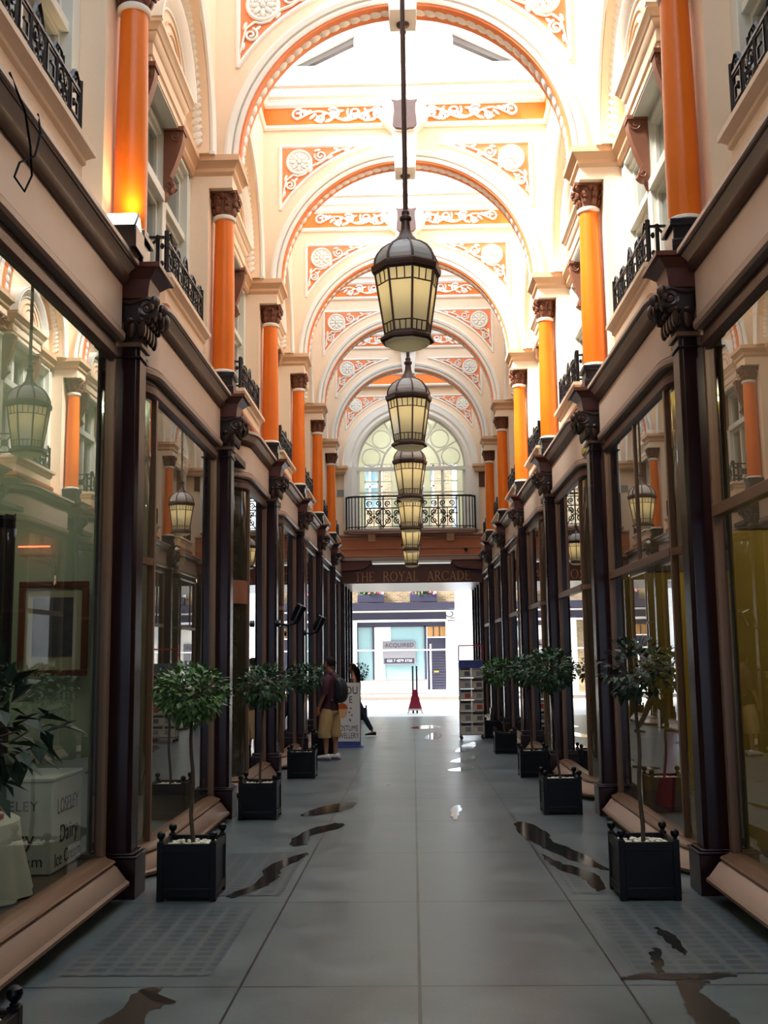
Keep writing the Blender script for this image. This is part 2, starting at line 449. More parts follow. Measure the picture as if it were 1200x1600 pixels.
# ================================================================== roof trusses (one above each cross arch)
def make_truss():
    r = thing('roof_truss', '', 'truss', (0, 0, 10.8))
    t = MB(1, 0, 10.8); t.box(-2.2, 2.2, -.13, .13, 10.62, 10.86)
    t.box(-2.2, 2.2, -.16, .16, 10.8, 10.86); t.build('tie_beam', 'white', r, bevel=.01)
    for s in (-1, 1):
        t = MB(s, 0, 10.8)
        t.prism([(2.2, 10.84), (2.2, 10.98), (.0, 12.02), (.0, 11.80), (1.86, 10.84)], 'y', -.11, .11)
        t.build('rafter', 'white', r)
        t = MB(s, 0, 10.8)
        t.prism([(1.86, 10.85), (.76, 11.39), (.76, 11.30), (1.68, 10.85)], 'y', -.05, .05); t.build('rafter_moulding', 'lead', r)
    t = MB(1, 0, 10.8)
    t.arc((0, 11.23), [(.56, -.08), (.60, -.12), (.66, -.10), (.70, -.14), (.78, -.14), (.78, .1), (.56, .1)], 0, 2 * PI, 48, closed=True)
    t.build('ring', 'white', r)
    return r
tr0 = make_truss()
for i, k in enumerate(range(1, 8)):
    lab = '%s white roof truss with a round ring, counting from the camera' % ORD[i]
    if i == 0: tr0.location = (0, YK(k), 10.8); tr0['label'] = lab; tr0['group'] = 'white roof trusses'
    else: dup(tr0, (0, YK(k) if k < 7 else YK(7) + .14, 10.8), lab, 'white roof trusses')

# ================================================================== cross arches
CZ, R0 = 7.34, 1.9
def scroll_stem(mb, x0, x1, z, amp, d, s, r=.022, waves=2):
    pts = []
    n = 40
    for i in range(n + 1):
        t = i / n
        pts.append((s * (x0 + (x1 - x0) * t), d, z + amp * math.sin(2 * PI * waves * t + .4)))
    mb.tube(pts, [r * (1.15 - .5 * i / n) for i in range(n + 1)], 5)
def frieze_scroll(mb, s, d):
    """running acanthus scroll, from the shield out to a curl at the end"""
    z0 = 10.02
    scroll_stem(mb, .30, 1.62, z0, .075, d, s, .026, 1.5)
    mb.tube([(s * p[0], p[1], p[2]) for p in spiral(1.66, z0 + .02, .11, .02, PI, 1.4, 20, d, sgn=-1)], .022, 5)
    for cx, dz, sg, r in ((.42, .02, 1, .10), (.78, .035, -1, .115), (1.1, .03, 1, .10), (.60, -.05, 1, .06), (1.3, -.04, -1, .06)):
        mb.tube([(s * p[0], p[1], p[2]) for p in spiral(cx, z0 + dz, r, .02, PI * .2, 1.6, 22, d, sgn=sg)], .02, 5)
    rnd = random.Random(3)
    for i in range(16):
        x = .34 + 1.25 * i / 15
        a = rnd.uniform(-1, 1)
        rot = Matrix.Rotation(a, 3, 'Y')
        mb.ell((s * x, d, z0 + rnd.uniform(-.09, .09)), (.075, .018, .026), 6, 4, rot)
def spandrel(s):
    """panel in the haunch of the arch: frame strips, ground, scrolls"""
    rr = 2.26
    def P(a, r=rr): return (s * -1 * 0 + s * r * math.cos(a), CZ + r * math.sin(a))
    X0, Z0 = 1.935, 9.535
    a0 = math.acos(X0 / rr); a1 = math.asin((Z0 - CZ) / rr)
    arc = [(rr * math.cos(a0 + (a1 - a0) * i / 16), CZ + rr * math.sin(a0 + (a1 - a0) * i / 16)) for i in range(17)]
    return arc, X0, Z0
def make_arch():
    r = thing('cross_arch', '', 'arch', (0, 0, CZ))
    F = -.135
    t = MB(1, 0, CZ); t.archwall(-2.2, 2.2, CZ, 10.8, (0, CZ), R0, F, .135, n=56)
    t.build('arch_wall', 'peach', r, smooth=30)
    for sd in (1, -1):                                           # front and back archivolt
        t = MB(1, 0, CZ)
        q = lambda d: sd * d
        t.arc((0, CZ), [(R0 + .02, q(F)), (R0 + .02, q(F - .03)), (R0 + .055, q(F - .045)), (R0 + .072, q(F - .045)), (R0 + .078, q(F - .008)), (R0 + .092, q(F - .008)),
                        (R0 + .098, q(F - .055)), (R0 + .15, q(F - .07)), (R0 + .155, q(F - .05)), (R0 + .18, q(F - .05)), (R0 + .185, q(F))], 0, PI, 56)
        t.build('archivolt', 'white', r)
    t = MB(1, 0, CZ)
    t.arc((0, CZ), [(R0 + .02, F - .012), (R0 - .006, F - .012), (R0 - .006, .147), (R0 + .02, .147)], 0, PI, 56)
    sof = t.build('soffit', 'salmon', r)
    t = MB(1, 0, CZ); n = 46
    for i in range(n):
        a = PI * (i + .5) / n
        rot = Matrix.Rotation(-a + PI / 2, 3, 'Y') @ Matrix.Rotation(.5, 3, 'Z')
        t.ell(((R0 - .008) * math.cos(a), 0, CZ + (R0 - .008) * math.sin(a)), (.085, .062, .02), 8, 4, rot)
    t.build('guilloche', 'white', sof)
    for s in (-1, 1):
        arc, X0, Z0 = spandrel(s)
        t = MB(s, 0, CZ)
        t.prism([(X0, Z0)] + [(x, z) for x, z in arc], 'y', F - .006, F + .01)
        pan = t.build('spandrel_panel', 'salmon', r)
        t = MB(s, 0, CZ)                                        # raised white border
        fr = [(X0, F, Z0)] + [(x, F, z) for x, z in arc]
        t.tube([(x, F, z) for x, z in arc], .03, 6); t.tube([(arc[-1][0] - .01, F, Z0 - .004), (X0, F, Z0)], .03, 6); t.tube([(X0, F, Z0), (X0 - .002, F, arc[0][1] - .01)], .03, 6)
        t.build('panel_frame', 'white', pan)
        t = MB(s, 0, CZ); cx, cz = 1.64, 9.27
        t.arc((cx, cz), [(.165, F - .01), (.165, F - .035), (.185, F - .045), (.205, F - .03), (.205, F - .01)], 0, 2 * PI, 28, closed=True)
        t.arc((cx, cz), [(.0, F - .02), (.165, F - .02), (.165, F), (0, F)], 0, 2 * PI, 24, closed=True)
        for i in range(8):
            a = 2 * PI * i / 8
            t.ell((cx + .095 * math.cos(a), F - .025, cz + .095 * math.sin(a)), (.062, .03, .034), 7, 4, Matrix.Rotation(-a, 3, 'Y'))
            a += PI / 8
            t.ell((cx + .135 * math.cos(a), F - .02, cz + .135 * math.sin(a)), (.03, .02, .02), 6, 4, Matrix.Rotation(-a, 3, 'Y'))
        t.ell((cx, F - .04, cz), (.035, .03, .035), 8, 5); t.build('rosette', 'white', pan)
        t = MB(s, 0, CZ)
        t.tube(spiral(1.31, 9.37, .095, .015, .3, 1.6, 20, F - .02, sgn=-1), .017, 5)
        t.tube(spiral(1.78, 8.90, .085, .015, 1.8, 1.6, 20, F - .02, sgn=1), .017, 5)
        t.tube([(1.44, F - .02, 9.2), (1.30, F - .02, 9.26), (1.12, F - .02, 9.40), (.98, F - .02, 9.46), (.82, F - .02, 9.49)], [.02, .018, .016, .014, .008], 5)
        t.tube([(1.74, F - .02, 9.06), (1.84, F - .02, 8.98), (1.88, F - .02, 8.8), (1.9, F - .02, 8.68)], [.02, .018, .014, .008], 5)
        for x, z, a in ((1.16, 9.34, .5), (1.06, 9.47, -.4), (1.36, 9.46, .2), (1.85, 9.02, 1.2), (1.7, 8.98, .8), (1.87, 8.76, 1.4), (1.46, 9.14, 1), (.9, 9.46, .3)):
            t.ell((x, F - .015, z), (.055, .016, .022), 6, 4, Matrix.Rotation(a, 3, 'Y'))
        t.tube([(1.44, F - .02, 9.2), (1.56, F - .02, 9.07), (1.66, F - .02, 9.04), (1.74, F - .02, 9.06)], .016, 5)
        t.build('scrollwork', 'white', pan)
        t = MB(s, 0, CZ); frieze_scroll(t, 1, F - .03); t.build('frieze_scroll', 'white', r)
    t = MB(1, 0, CZ)                                            # keystone, wider at the top
    t.prism([(-.155, R0 + CZ - .16), (.155, R0 + CZ - .16), (.20, 9.72), (.36, 9.86), (-.36, 9.86), (-.20, 9.72)], 'y', F - .16, .14)
    for s in (-1, 1):
        t.tube(spiral(s * .30, 9.97, .10, .02, PI / 2, 1.5, 20, F - .1), .03, 6)
    t.box(-.34, .34, F - .12, F + .02, 9.84, 10.18)
    for i in range(7):                                           # small crest over the shield
        a = PI * i / 6; t.ell((.11 * math.cos(a), F - .12, 10.2 + .07 * math.sin(a)), (.03, .02, .035), 6, 4)
    key = t.build('keystone', 'white', r, bevel=.008)
    sh = [(-.17, 10.13), (-.205, 10.16), (-.10, 10.145), (0, 10.17), (.10, 10.145), (.205, 10.16), (.17, 10.10), (.165, 9.98), (.18, 9.86), (.185, 9.74), (.14, 9.685), (.06, 9.675), (0, 9.64),
          (-.06, 9.675), (-.14, 9.685), (-.185, 9.74), (-.18, 9.86), (-.165, 9.98)]
    t = MB(1, 0, CZ); t.prism(sh, 'y', F - .23, F - .15)
    t.build('shield', 'shield', key, bevel=.012)
    t = MB(1, 0, CZ); t.prism([(x * 1.12, 9.91 + (z - 9.91) * 1.06) for x, z in sh], 'y', F - .2, F - .14); t.build('shield_border', 'white', key)
    return r
ar0 = make_arch()
for i, k in enumerate(KS):
    lab = '%s peach cross arch with white mouldings, rosettes and a bronze shield, counting from the camera' % ORD[i]
    if i == 0: ar0.location = (0, YK(k), CZ); ar0['label'] = lab; ar0['group'] = 'cross arches'
    else: dup(ar0, (0, YK(k), CZ), lab, 'cross arches')
# ================================================================== upper windows (local y measured from the near pier)
def make_window(s):
    r = thing('window_1', None, None, (0, 0, 0), kind='structure')
    X0, Z0, C = 2.5, 5.0, 2.0
    A = (s, X0, Z0, C)
    t = MB(*A)                                                   # white timber frame
    xf0, xf1 = 2.50, 2.58
    for y0, y1 in ((.26, .42), (3.58, 3.74)): t.box(2.44, 2.62, y0, y1, 5.0, 7.12)
    for c in (-.62, .62): t.box(2.47, 2.60, C + c - .075, C + c + .075, 5.0, 7.1)
    t.box(2.49, 2.6, .42, 3.58, 7.0, 7.12); t.box(2.49, 2.6, .42, 3.58, 5.0, 5.12)
    t.box(2.45, 2.6, C - .55, C + .55, 6.28, 6.39); t.box(2.47, 2.6, .42, C - .69, 6.28, 6.36); t.box(2.47, 2.6, C + .69, 3.58, 6.28, 6.36)
    t.build('window_frame', 'window_white', r, bevel=.006)
    for a, b, mids in ((C - .55, C + .55, (C - .02,)), (.42, C - .69, ()), (C + .69, 3.58, ())):
        t = MB(*A)                                              # one sash per light
        for z0, z1 in ((5.12, 6.28), (6.39, 7.0)):
            t.box(xf0 + .03, xf1 + .02, a, a + .05, z0, z1); t.box(xf0 + .03, xf1 + .02, b - .05, b, z0, z1)
            t.box(xf0 + .03, xf1 + .02, a, b, z0, z0 + .05); t.box(xf0 + .03, xf1 + .02, a, b, z1 - .05, z1)
            for m_ in mids: t.box(xf0 + .02, xf1 + .02, m_ - .05, m_ + .05, z0, z1)
        sash = t.build('sash', 'window_white', r)
        t = MB(*A); t.add([(2.565, a, 5.12), (2.565, b, 5.12), (2.565, b, 7.0), (2.565, a, 7.0)], [(0, 1, 2, 3)])
        t.build('pane', 'upglass', sash, smooth=0, recalc=False)
    t = MB(*A)                                                   # room behind
    t.box(3.3, 3.34, .2, 3.8, 4.9, 7.3); t.box(2.62, 3.3, .2, .24, 4.9, 7.2); t.box(2.62, 3.3, 3.76, 3.8, 4.9, 7.2)
    t.box(2.62, 3.3, .2, 3.8, 7.2, 7.24); t.box(2.62, 3.3, .2, 3.8, 4.9, 4.94)
    t.build('room_lining', 'grey_room', r, smooth=0)
    # architrave, broken forward under the pediment
    H = .65
    t = MB(*A)
    pth = [(2.5, C - H), (2.31, C - H), (2.31, C + H), (2.5, C + H)]
    t.sweep(pth, [(-.2, 7.08), (0, 7.08), (0, 7.15), (.02, 7.16), (.02, 7.28), (.035, 7.29), (.06, 7.34), (.06, 7.36), (-.2, 7.36)])
    arch = t.build('architrave', 'peach', r)
    t = MB(*A); t.sweep(pth, [(-.2, 7.355), (.05, 7.355), (.075, 7.37), (.10, 7.42), (.115, 7.43), (.115, 7.475), (-.2, 7.49)])
    t.build('pediment_cornice', 'peach', r)
    t = MB(*A); t.box(2.32, 2.56, C - H, C + H, 7.06, 7.09); t.box(2.44, 2.56, .3, 3.7, 7.06, 7.1); t.build('soffit_board', 'window_white', r)
    # segmental pediment
    h, half = .52, .68
    Rr = (half * half + h * h) / (2 * h); cz = 7.47 + h - Rr
    am = math.asin(half / Rr)
    t = MB(*A)
    pts = [(C + Rr * math.sin(-am + 2 * am * i / 24), cz + Rr * math.cos(-am + 2 * am * i / 24)) for i in range(25)]
    t.prism(pts, 'x', 2.27, 2.5); ped = t.build('tympanum', 'peach', r)
    t = MB(*A)
    t.arc((C, cz), [(Rr - .08, 2.28), (Rr - .075, 2.25), (Rr - .05, 2.25), (Rr - .04, 2.24), (Rr, 2.21), (Rr + .06, 2.18), (Rr + .065, 2.19), (Rr + .10, 2.18), (Rr + .10, 2.49), (Rr - .08, 2.49)],
          PI / 2 - am - .04, PI / 2 + am + .04, 30, plane='x')
    t.build('pediment_arch', 'white', ped)
    t = MB(*A)
    for q in (.20, .30):
        hh, ha = h - q, half - q * 1.35
        R2 = (ha * ha + hh * hh) / (2 * hh); c2 = 7.50 + hh - R2; a2 = math.asin(min(1, ha / R2))
        t.tube([(2.265, C + R2 * math.sin(-a2 + 2 * a2 * i / 20), c2 + R2 * math.cos(-a2 + 2 * a2 * i / 20)) for i in range(21)], .014, 5)
    t.build('tympanum_moulding', 'peach_dark', ped)
    for c in (-.60, .60):                                        # scroll consoles
        t = MB(*A)
        prof = [(2.47, 7.08), (2.28, 7.08), (2.27, 7.0), (2.28, 6.92), (2.32, 6.78), (2.36, 6.66), (2.40, 6.56), (2.37, 6.52), (2.36, 6.46), (2.39, 6.41), (2.43, 6.40), (2.45, 6.34), (2.47, 6.32)]
        t.prism(prof, 'y', C + c - .06, C + c + .06)
        for sgn in (-1, 1):
            t.tube(spiral(2.35, 6.99, .06, .012, PI, 1.4, 18, C + c + sgn * .062), .012, 5)
            t.tube(spiral(2.40, 6.47, .045, .01, PI, 1.2, 14, C + c + sgn * .062), .01, 5)
        t.box(2.26, 2.47, C + c - .085, C + c + .085, 7.04, 7.085)
        t.build('console', 'console', r, bevel=.006)
    return r
def place(root, s, k_y, X0, Z0, C):
    root.location = (s * X0, k_y + C, Z0)
wn = 0
for s in (-1, 1):
    r0 = make_window(s)
    for b in BAYS:
        wn += 1
        if b == 0: r = r0
        else: bpy.context.view_layer.update(); r = copy_tree(r0)
        r.name = 'window_%d' % wn
        place(r, s, YK(b), 2.5, 5.0, 2.0)

# ================================================================== balconies
def ironwork(t, X, y0, y1, z0, z1):
    """front panel of a balconet in the plane x = X"""
    n = 7; w = .011
    for z in (z0, z1 - .06): t.bar((X, y0, z), (X, y1, z), w * 2)
    t.bar((X, y0, z0 - .05), (X, y0, z1 + .02), .03); t.bar((X, y1, z0 - .05), (X, y1, z1 + .02), .03)
    L = y1 - y0
    for i in range(n):
        a = y0 + L * i / n; b = y0 + L * (i + 1) / n; c = (a + b) / 2; zc = (z0 + z1 - .06) / 2; hh = (z1 - .06 - z0)
        t.bar((X, a, z0), (X, a, z1 - .06), w * 1.6)
        if i % 2 == 0:                                           # Greek key unit
            q = [(a + .02, z0 + .03), (b - .02, z0 + .03), (b - .02, z1 - .09), (a + .05, z1 - .09), (a + .05, z0 + .09), (b - .05, z0 + .09), (b - .05, zc + .04), (c, zc + .04)]
            t.tube([(X, u, z) for u, z in q], w, 4)
        else:                                                    # scroll unit
            for sg in (-1, 1):
                t.tube(spiral(c + sg * .045, zc + .05, .05, .012, PI / 2, 1.4, 14, X, plane='x', sgn=sg), w, 4)
                t.tube(spiral(c + sg * .045, zc - .06, .045, .012, -PI / 2, 1.3, 14, X, plane='x', sgn=-sg), w, 4)
            t.tube([(X, c, z0), (X, c, z1)], w, 4)
    for f, h in ((.06, .10), (.5, .13), (.94, .10), (.28, .06), (.72, .06)):  # crests
        c = y0 + L * f
        t.tube([(X, c - .09, z1 - .06), (X, c - .05, z1 - .02 + h * .3), (X, c, z1 - .06 + h), (X, c + .05, z1 - .02 + h * .3), (X, c + .09, z1 - .06)], w * 1.3, 4)
        t.tube(spiral(c, z1 - .03, .035, .01, 0, 1.2, 12, X, plane='x'), w, 4)
def make_balcony(s):
    r = thing('balcony', '', 'balcony', (0, 0, 0))
    A = (s, 2.2, 4.62, 2.0); C = 2.0; H = .83
    t = MB(*A)
    pth = [(2.46, C - H), (2.10, C - H), (2.10, C + H), (2.46, C + H)]
    t.sweep(pth, [(-.30, 4.62), (.0, 4.62), (.0, 4.86), (.02, 4.88), (.02, 4.91), (.05, 4.94), (.07, 4.95), (.07, 4.99), (.0, 5.0), (-.3, 5.0)])
    t.box(2.12, 2.46, C - H + .02, C + H - .02, 4.62, 5.0)
    t.build('slab', 'peach', r)
    t = MB(*A); t.sweep(pth, [(-.2, 4.63), (.025, 4.63), (.045, 4.66), (.045, 4.70), (.02, 4.73), (-.2, 4.73)]); t.build('slab_moulding', 'brown_mid', r)
    t = MB(*A); ironwork(t, 2.11, C - .77, C + .77, 5.05, 5.40); t.build('railing', 'iron', r, smooth=0)
    for sg in (-1, 1):
        t = MB(*A); y = C + sg * .77
        for z in (5.0, 5.05, 5.36): t.bar((2.11, y, z), (2.50, y, z), .022)
        for x in (2.11, 2.19, 2.46): t.bar((x, y, 5.0), (x, y, 5.38), .026)
        t.bar((2.19, y, 5.06), (2.46, y, 5.35), .018); t.bar((2.19, y, 5.35), (2.46, y, 5.06), .018)
        t.arc((2.325, 5.205), [(.035, y - .012), (.055, y - .012), (.055, y + .012), (.035, y + .012)], 0, 2 * PI, 18, closed=True)
        for z in (5.12, 5.28): t.ell((2.15, y, z), (.02, .02, .03), 6, 4)
        t.build('side_railing', 'iron', r, smooth=0)
    return r
for s in (-1, 1):
    r0 = make_balcony(s)
    for b in BAYS:
        lab = '%s balcony with black iron railing below a pedimented window on the %s wall' % (ORD[b], SIDE[s])
        loc = (s * 2.2, YK(b) + 2, 4.62); gr = 'window balconies on the %s' % SIDE[s]
        if b == 0: r0.location = loc; r0['label'] = lab; r0['group'] = gr
        else: dup(r0, loc, lab, gr)

# ================================================================== orange columns on their black blocks
def make_column(s):
    r = thing('orange_column', '', 'column', (0, 0, 0)); A = (s, 2.1, 4.6)
    t = MB(*A)
    t.prism([(1.96, -.14), (2.24, -.14), (2.24, .16), (1.96, .16)], 'z', 4.60, 4.70)
    t.prism([(1.975, -.125), (2.235, -.125), (2.235, .14), (1.975, .14)], 'z', 4.70, 4.84)
    t.prism([(1.95, -.15), (2.24, -.15), (2.24, .16), (1.95, .16)], 'z', 4.80, 4.855)
    t.build('base_block', 'black', r, bevel=.008)
    t = MB(*A); t.lathe([(.125, 4.855), (.14, 4.865), (.14, 4.885), (.128, 4.895)], 28, 2.1); t.build('base_ring', 'white', r)
    t = MB(*A); t.lathe([(.125 - .019 * (max(0, i - 6) / 18) ** 1.3, 4.89 + 1.80 * i / 24) for i in range(25)], 32, 2.1); t.build('shaft', 'orange', r)
    t = MB(*A); t.lathe([(.108, 6.67), (.122, 6.675), (.13, 6.69), (.13, 6.71), (.118, 6.722), (.11, 6.725)], 28, 2.1); t.build('neck_ring', 'white', r)
    t = MB(*A)
    t.lathe([(.108, 6.715), (.112, 6.76), (.128, 6.83), (.15, 6.90), (.17, 6.955)], 24, 2.1)
    t.prism([(1.925, -.165), (2.27, -.165), (2.27, .165), (1.925, .165)], 'z', 6.955, 6.99)
    for i in range(8):                                           # acanthus leaves and corner scrolls
        a = 2 * PI * i / 8 + PI / 8; ca, sa = math.cos(a), math.sin(a)
        for z, rr, w in ((6.78, .125, .04), (6.86, .148, .045)):
            t.ell((2.1 + rr * ca, rr * sa, z), (.02, w, .045), 7, 5, Matrix.Rotation(a, 3, 'Z') @ Matrix.Rotation(.35, 3, 'Y'))
        t.ell((2.1 + .158 * ca, .158 * sa, 6.83), (.018, .018, .014), 6, 4)
    for i in range(4):
        a = PI / 4 + PI / 2 * i; ca, sa = math.cos(a), math.sin(a)
        t.ell((2.1 + .2 * ca, .2 * sa, 6.93), (.035, .02, .035), 8, 5, Matrix.Rotation(a, 3, 'Z'))
    for i in range(4):
        a = PI / 2 * i; t.ell((2.1 + .165 * math.cos(a), .165 * math.sin(a), 6.93), (.03, .03, .035), 7, 5)
        for q in (-1, 1): t.ell((2.1 + .165 * math.cos(a) - q * .05 * math.sin(a), .165 * math.sin(a) + q * .05 * math.cos(a), 6.9), (.025, .025, .02), 6, 4)
    t.build('capital', 'brown_cap', r)
    return r
# ================================================================== dark shop piers below
def make_pier(s):
    r = thing('shop_pier', '', 'pier', (0, 0, 0)); A = (s, 2.1, 0)
    t = MB(*A); c = .025
    t.prism([(2.0 + c, -.03), (2.26, -.03), (2.26, .2), (2.0 + c, .2), (2.0, .2 - c), (2.0, -.03 + c)], 'z', .28, 4.0)
    t.prism([(1.985, -.045), (2.26, -.045), (2.26, .21), (1.985, .21)], 'z', 3.90, 3.915)
    t.build('shaft', 'dark_wood', r, bevel=.006)
    t = MB(*A)
    t.lathe([(.13, 4.0), (.14, 4.06), (.16, 4.16), (.19, 4.27), (.215, 4.34)], 4, 2.12, .085, PI / 4, .95, 1.0)
    for y in (-.10, .27):                                        # volutes facing up and down the arcade, and inwards
        for x, sg in ((1.93, 1), (2.2, -1)):
            t.tube(spiral(x, 4.26, .075, .015, PI / 2, 1.8, 26, y, sgn=sg), .02, 6)
        t.tube([(1.93, y, 4.335), (2.06, y, 4.30), (2.2, y, 4.335)], .016, 6)
    for y, sg in ((-.03, 1), (.2, -1)):
        t.tube(spiral(y, 4.26, .075, .015, PI / 2, 1.8, 26, 1.90, plane='x', sgn=sg), .022, 6)
    for i in range(5):
        y = -.09 + .35 * i / 4
        t.ell((1.965, y, 4.11), (.028, .035, .075), 7, 5); t.ell((1.94, y, 4.17), (.03, .03, .025), 7, 4)
    for i in range(4):
        x = 1.98 + .24 * i / 3
        t.ell((x, -.075, 4.11), (.035, .028, .075), 7, 5); t.ell((x, -.10, 4.17), (.03, .03, .025), 7, 4)
    for y, x in ((-.12, 1.87), (.085, 1.86)):
        t.ell((x, y, 4.30), (.04, .04, .05), 8, 5)
        for q in (-1, 1): t.ell((x + .01, y + q * .045, 4.245), (.02, .03, .03), 6, 4)
    t.box(2.0, 2.26, -.03, .2, 4.0, 4.36)
    t.build('capital', 'cap_dark', r)
    t = MB(*A)                                                   # gilt line under the capital
    t.prism([(1.98, -.05), (2.26, -.05), (2.26, .22), (1.98, .22)], 'z', 3.985, 4.02); t.build('neck_band', 'frame', r, bevel=.006)
    t = MB(*A)                                                   # flared entablature block
    pts = [(.0, 4.36), (.03, 4.36), (.035, 4.42), (.05, 4.50), (.11, 4.56), (.14, 4.565), (.14, 4.60), (0, 4.605)]
    t.sweep([(2.26, -.02), (1.97, -.02), (1.97, .19), (2.26, .19)], pts)
    t.box(1.98, 2.26, -.01, .18, 4.36, 4.60)
    t.build('entablature_block', 'brown', r)
    return r
for s in (-1, 1):
    c0, p0 = make_column(s), make_pier(s)
    for i, k in enumerate(KS):
        extra = ', lit by a floodlight at its foot' if (s < 0 and k == 1) else ''
        lab = '%s orange column with brown capital on the %s upper wall%s' % (ORD[i], SIDE[s], extra)
        gr = 'orange columns on the %s' % SIDE[s]
        loc = (s * 2.1, YK(k), 4.6)
        if i == 0: c0.location = loc; c0['label'] = lab; c0['group'] = gr
        else: dup(c0, loc, lab, gr)
        zf = ZF(YK(k)); loc = (s * 2.1, YK(k), zf)
        lab = '%s dark maroon shop pier with carved capital on the %s side of the arcade' % (ORD[i], SIDE[s])
        gr = 'dark shop piers on the %s' % SIDE[s]
        if i == 0: pr = p0; p0.location = loc; p0['label'] = lab; p0['group'] = gr
        else: pr = dup(p0, loc, lab, gr)
        for ch in pr.children: ch.location.z = -zf
        if i:
            for ch in list(pr.children):
                if ch.name.startswith('plinth'): bpy.data.objects.remove(ch)
        t = MB(s, 2.1, 0); ztop = .325 - .035 * (k - 1)
        t.prism([(1.955, -.06), (2.28, -.06), (2.28, .24), (1.955, .24)], 'z', zf, ztop - .03)
        t.prism([(1.945, -.07), (2.28, -.07), (2.28, .25), (1.945, .25)], 'z', ztop - .03, ztop - .012)
        t.prism([(1.97, -.05), (2.28, -.05), (2.28, .23), (1.97, .23)], 'z', ztop - .012, max(ztop + .004, .29))
        pl = t.build('plinth', 'dark_wood', pr, bevel=.006); pl.location.z = -zf

